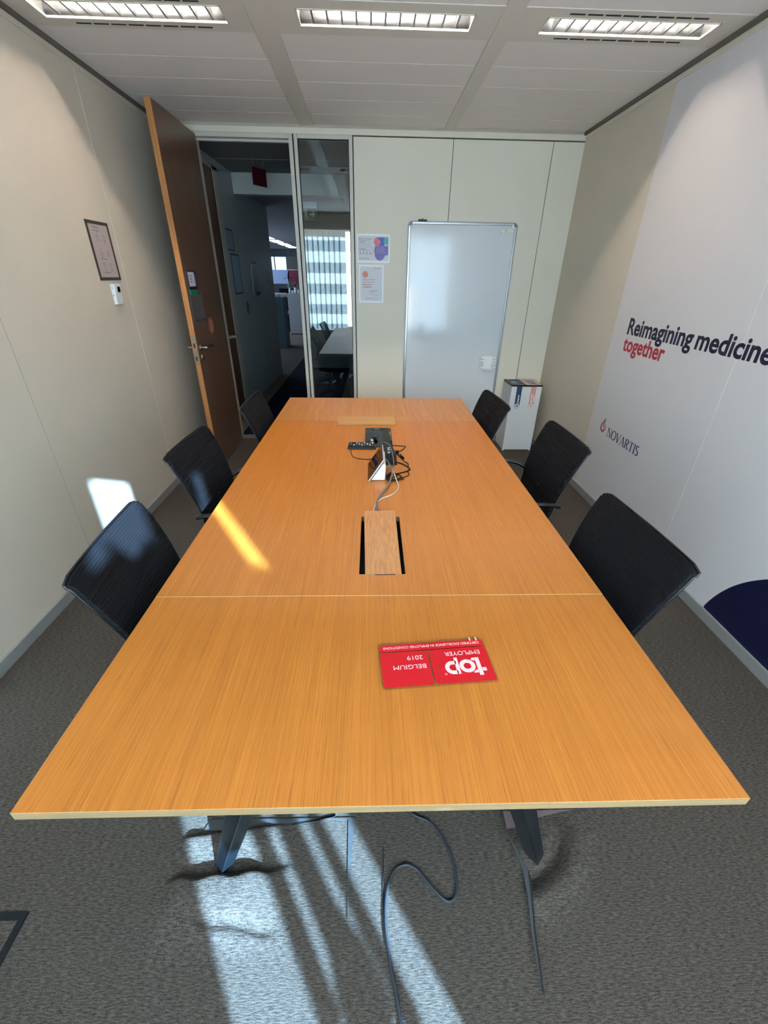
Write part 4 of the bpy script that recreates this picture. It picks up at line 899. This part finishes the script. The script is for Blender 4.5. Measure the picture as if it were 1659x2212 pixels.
# award plaque, lying upside down to the viewer
pq = thing('award_plaque', 'clear acrylic award plaque with red panels and white lettering lying upside down', 'plaque', (0.132, 0.745, TZ), math.radians(180+4.2))
def acrylic():
    m = bpy.data.materials.new('acrylic'); m.use_nodes = True; nt = m.node_tree; nt.nodes.clear(); L, N = nt.links.new, nt.nodes.new
    o = N('ShaderNodeOutputMaterial'); mx = N('ShaderNodeMixShader'); tr = N('ShaderNodeBsdfTransparent'); g = N('ShaderNodeBsdfGlossy'); f = schlick(nt, 0.04)
    tr.inputs[0].default_value = (0.96, 0.95, 0.93, 1); g.inputs['Roughness'].default_value = 0.03
    L(f.outputs[0], mx.inputs[0]); L(tr.outputs[0], mx.inputs[1]); L(g.outputs[0], mx.inputs[2]); L(mx.outputs[0], o.inputs[0]); return m
def rrect(x0, y0, x1, y1, rs, n=6):
    out = []
    for (cx, cy, a0), r in zip(((x0, y0, 180), (x1, y0, 270), (x1, y1, 0), (x0, y1, 90)), rs):
        if r <= 0: out.append((cx, cy)); continue
        ox = cx+(r if cx == x0 else -r); oy = cy+(r if cy == y0 else -r)
        out += [(ox+r*math.cos(math.radians(a0+90*i/n)), oy+r*math.sin(math.radians(a0+90*i/n))) for i in range(n+1)]
    return out
# local axes: +x is reading direction, +y is up in the reading direction (towards the camera)
hx, hy = 0.141, 0.071
MB().prism([(x, y, 0.0005) for x, y in rrect(-hx, -hy, hx, hy, (0.012, 0.010, 0.010, 0.0))], (0, 0, 0.004)).build('acrylic_sheet', acrylic(), pq, bevel=0.0005)
M_pr = mat('plaque_red', '#c80f1e', 0.25)
zp = 0.0048
def panel(pts, nm='red_panel'): MB().prism([(x, y, zp) for x, y in pts], (0, 0, 0.0003)).build(nm, M_pr, pq)
panel(rrect(-hx+0.003, -hy+0.009, hx-0.003, -hy+0.031, (0.010, 0.010, 0.004, 0.0)))
panel(rrect(-hx+0.003, -hy+0.034, 0.012, hy-0.002, (0.0, 0.008, 0.012, 0.0)))
panel(rrect(0.016, -hy+0.034, hx-0.003, hy-0.003, (0.004, 0.010, 0.010, 0.004)))
M_pt = mat('plaque_white', '#f0c9c6', 0.3)
def ptext(s, x, y, cap, w, bold=0.0, al='L'):
    return text_mb(s, (x, y, zp+0.0004), (1, 0, 0), (0, 1, 0), (0, 0, 1), cap, w, bold, 0.0002, align=al)
ptext('CERTIFIED EXCELLENCE IN EMPLOYEE CONDITIONS', -0.128, -0.0555, 0.0075, 0.256).build('lettering', M_pt, pq)
ptext('EMPLOYER', -0.120, -0.026, 0.0125, 0.092).build('lettering', M_pt, pq)
ptext('2019', 0.030, -0.022, 0.013, 0.040).build('lettering', M_pt, pq)
ptext('BELGIUM', 0.026, 0.006, 0.0125, 0.082).build('lettering', M_pt, pq)
# the bold "top" mark: t, ring, p
lgm = MB()
def pp(p): lgm.prism([(x, y, zp+0.0004) for x, y in p], (0, 0, 0.0003))
def parc(cx, cy, r0, r1, a0, a1, n=24):
    for i in range(n):
        a, b2 = math.radians(a0+(a1-a0)*i/n), math.radians(a0+(a1-a0)*(i+1)/n)
        pp([(cx+r0*math.cos(a), cy+r0*math.sin(a)), (cx+r1*math.cos(a), cy+r1*math.sin(a)), (cx+r1*math.cos(b2), cy+r1*math.sin(b2)), (cx+r0*math.cos(b2), cy+r0*math.sin(b2))])
parc(-0.077, 0.022, 0.0095, 0.020, 0, 360, 32)
pp([(-0.111, -0.002), (-0.101, -0.002), (-0.101, 0.052), (-0.111, 0.052)])
pp([(-0.122, 0.030), (-0.112, 0.030), (-0.112, 0.040), (-0.122, 0.040)]); pp([(-0.100, 0.034), (-0.090, 0.040), (-0.088, 0.044), (-0.100, 0.044)])
pp([(-0.100, -0.002), (-0.094, -0.002), (-0.090, 0.004), (-0.100, 0.008)])
parc(-0.040, 0.024, 0.0095, 0.020, -90, 90, 16)
pp([(-0.050, 0.004), (-0.040, 0.004), (-0.040, 0.0145), (-0.050, 0.0145)]); pp([(-0.050, 0.0335), (-0.040, 0.0335), (-0.040, 0.044), (-0.050, 0.044)])
pp([(-0.056, -0.006), (-0.047, -0.006), (-0.047, 0.044), (-0.056, 0.044)])
lgm.build('top_mark', M_pt, pq)
rm = MB(); 
for i in range(16):
    a, b2 = 2*math.pi*i/16, 2*math.pi*(i+1)/16
    rm.prism([(-0.018+r*math.cos(q_), 0.042+r*math.sin(q_), zp+0.0004) for r, q_ in ((0.0022, a), (0.003, a), (0.003, b2), (0.0022, b2))], (0, 0, 0.0003))
rm.build('registered_mark', M_pt, pq)
for x in (-0.125, -0.108): MB().box(x, -hy+0.001, 0.0046, x+0.003, -hy+0.012, 0.0056).build('standoff_clip', mat('clip_ivory', '#f2e6bf', 0.3), pq)

# ------------------------------------------------------------------ chairs
def make_chair(label, loc, rz):
    """local: +x towards the table, origin on the floor under the seat; back top at x=-0.27, z=0.9"""
    c = thing('conference_chair', label, 'chair', loc, rz, 'black conference chairs round the table')
    prof = spline([(-0.150, 0, 0.475), (-0.168, 0, 0.56), (-0.172, 0, 0.62), (-0.192, 0, 0.70), (-0.222, 0, 0.785), (-0.252, 0, 0.855), (-0.272, 0, 0.896)], 5)
    rows = []; nn = len(prof)
    def halfw(z): return 0.203+0.031*smooth(0.50, 0.86, z)
    for p in prof:
        rows.append([])
        for j in range(17):
            s = -1+2*j/16; hwid = halfw(p.z)
            # top corners rounded
            zt = p.z-(0.010*max(0, (abs(s)-0.86)/0.14)**2 if p.z > 0.88 else 0)
            rows[-1].append((p.x+0.008*s*s, s*hwid, zt))
    mb = MB().grid(rows); mb.build('backrest', M_mesh, c, smooth=True, solid=0.018, bevel=0.005)
    loop = [Vector(r[0])+Vector((-0.006, 0, 0)) for r in rows]+[Vector(v)+Vector((-0.006, 0, 0)) for v in rows[-1][1:-1]]+[Vector(r[-1])+Vector((-0.006, 0, 0)) for r in rows[::-1]]+[Vector(v)+Vector((-0.006, 0, 0)) for v in rows[0][1:-1][::-1]]
    MB().tube(loop, 0.004, 8, closed=True).build('back_frame', M_chair, c, smooth=True)
    # seat
    sr = []
    for i in range(13):
        u = i/12; x = -0.19+0.46*u; z = 0.455-0.018*math.sin(math.pi*u)*0.6-0.03*max(0, (u-0.8)/0.2)**2
        sr.append([(x, (-1+2*j/10)*0.235*(1-0.12*max(0, (abs(u-0.5)-0.38)/0.12)**2), z+0.012*abs(-1+2*j/10)**2) for j in range(11)])
    MB().grid(sr).build('seat', M_seat, c, smooth=True, solid=0.05, bevel=0.012)
    for s in (-1, 1):
        MB().tube(spline([(-0.18, s*0.235, 0.60), (-0.12, s*0.262, 0.625), (-0.02, s*0.268, 0.63), (0.10, s*0.268, 0.63), (0.165, s*0.265, 0.60), (0.15, s*0.255, 0.50), (0.08, s*0.225, 0.43)], 6), 0.012, 10).build('armrest', M_chair, c, smooth=True)
    MB().tube(spline([(-0.178, 0, 0.62), (-0.205, 0, 0.52), (-0.20, 0, 0.44), (-0.12, 0, 0.405), (0.04, 0, 0.40)], 6), 0.022, 10).build('back_bracket', M_chair, c, smooth=True)
    MB().cyl((0.04, 0, 0.12), 0.026, 0.29, 16).build('gas_column', M_chair, c, smooth=True)
    for i in range(5):
        a = math.radians(36+72*i)
        f = MB().tube([(0.04, 0, 0.135), (0.04+0.15*math.cos(a), 0.15*math.sin(a), 0.115), (0.04+0.27*math.cos(a), 0.27*math.sin(a), 0.078)], [0.024, 0.017, 0.013], 8).build('base_arm', M_chair, c, smooth=True)
        wx, wy = 0.04+0.27*math.cos(a), 0.27*math.sin(a)
        MB().tube([(wx-0.022*math.sin(a), wy+0.022*math.cos(a), 0.029), (wx+0.022*math.sin(a), wy-0.022*math.cos(a), 0.029)], 0.028, 14).build('caster', M_rubber, f, smooth=True)
    return c
def dup(root, loc, rz, label):
    r = root.copy(); COL.objects.link(r); r.location = loc; r.rotation_euler = (0, 0, rz); r['label'] = label
    for ch in list(root.children):
        k = ch.copy(); COL.objects.link(k); k.parent = r
        for g in list(ch.children):
            d = g.copy(); COL.objects.link(d); d.parent = k
    return r
def chair_at(A, B, side):
    """A,B: near and far top corners of the back (x,y)"""
    cx, cy = (A[0]+B[0])/2, (A[1]+B[1])/2
    d = Vector((B[0]-A[0], B[1]-A[1])).normalized()
    rz = math.atan2(d.y, d.x)-math.pi/2 + (0 if side < 0 else math.pi)
    off = 0.271
    return (cx+math.cos(rz)*off, cy+math.sin(rz)*off, 0), rz
CH = [((-0.822, 0.878), (-0.866, 1.351), -1, 'black ribbed chair nearest the camera on the left side, dappled by sunlight'),
      ((-0.927, 1.731), (-0.911, 2.209), -1, 'black chair in the middle of the left side of the table'),
      ((-0.804, 2.507), (-0.805, 2.975), -1, 'black chair farthest along the left side, before the doorway'),
      ((0.881, 0.908), (0.864, 1.409), 1, 'black ribbed chair nearest the camera on the right side of the table'),
      ((1.001, 1.82), (0.997, 2.33), 1, 'black chair in the middle of the right side, before the company logo'),
      ((0.836, 2.579), (0.806, 3.046), 1, 'black chair farthest along the right side, beside the recycling bin')]
c0 = None
for A, B, s, lb in CH:
    loc, rz = chair_at(A, B, s)
    if c0 is None: c0 = make_chair(lb, loc, rz)
    else:
        k = dup(c0, loc, rz, lb)
        if s > 0: k.scale = (1, 1.05, 1)
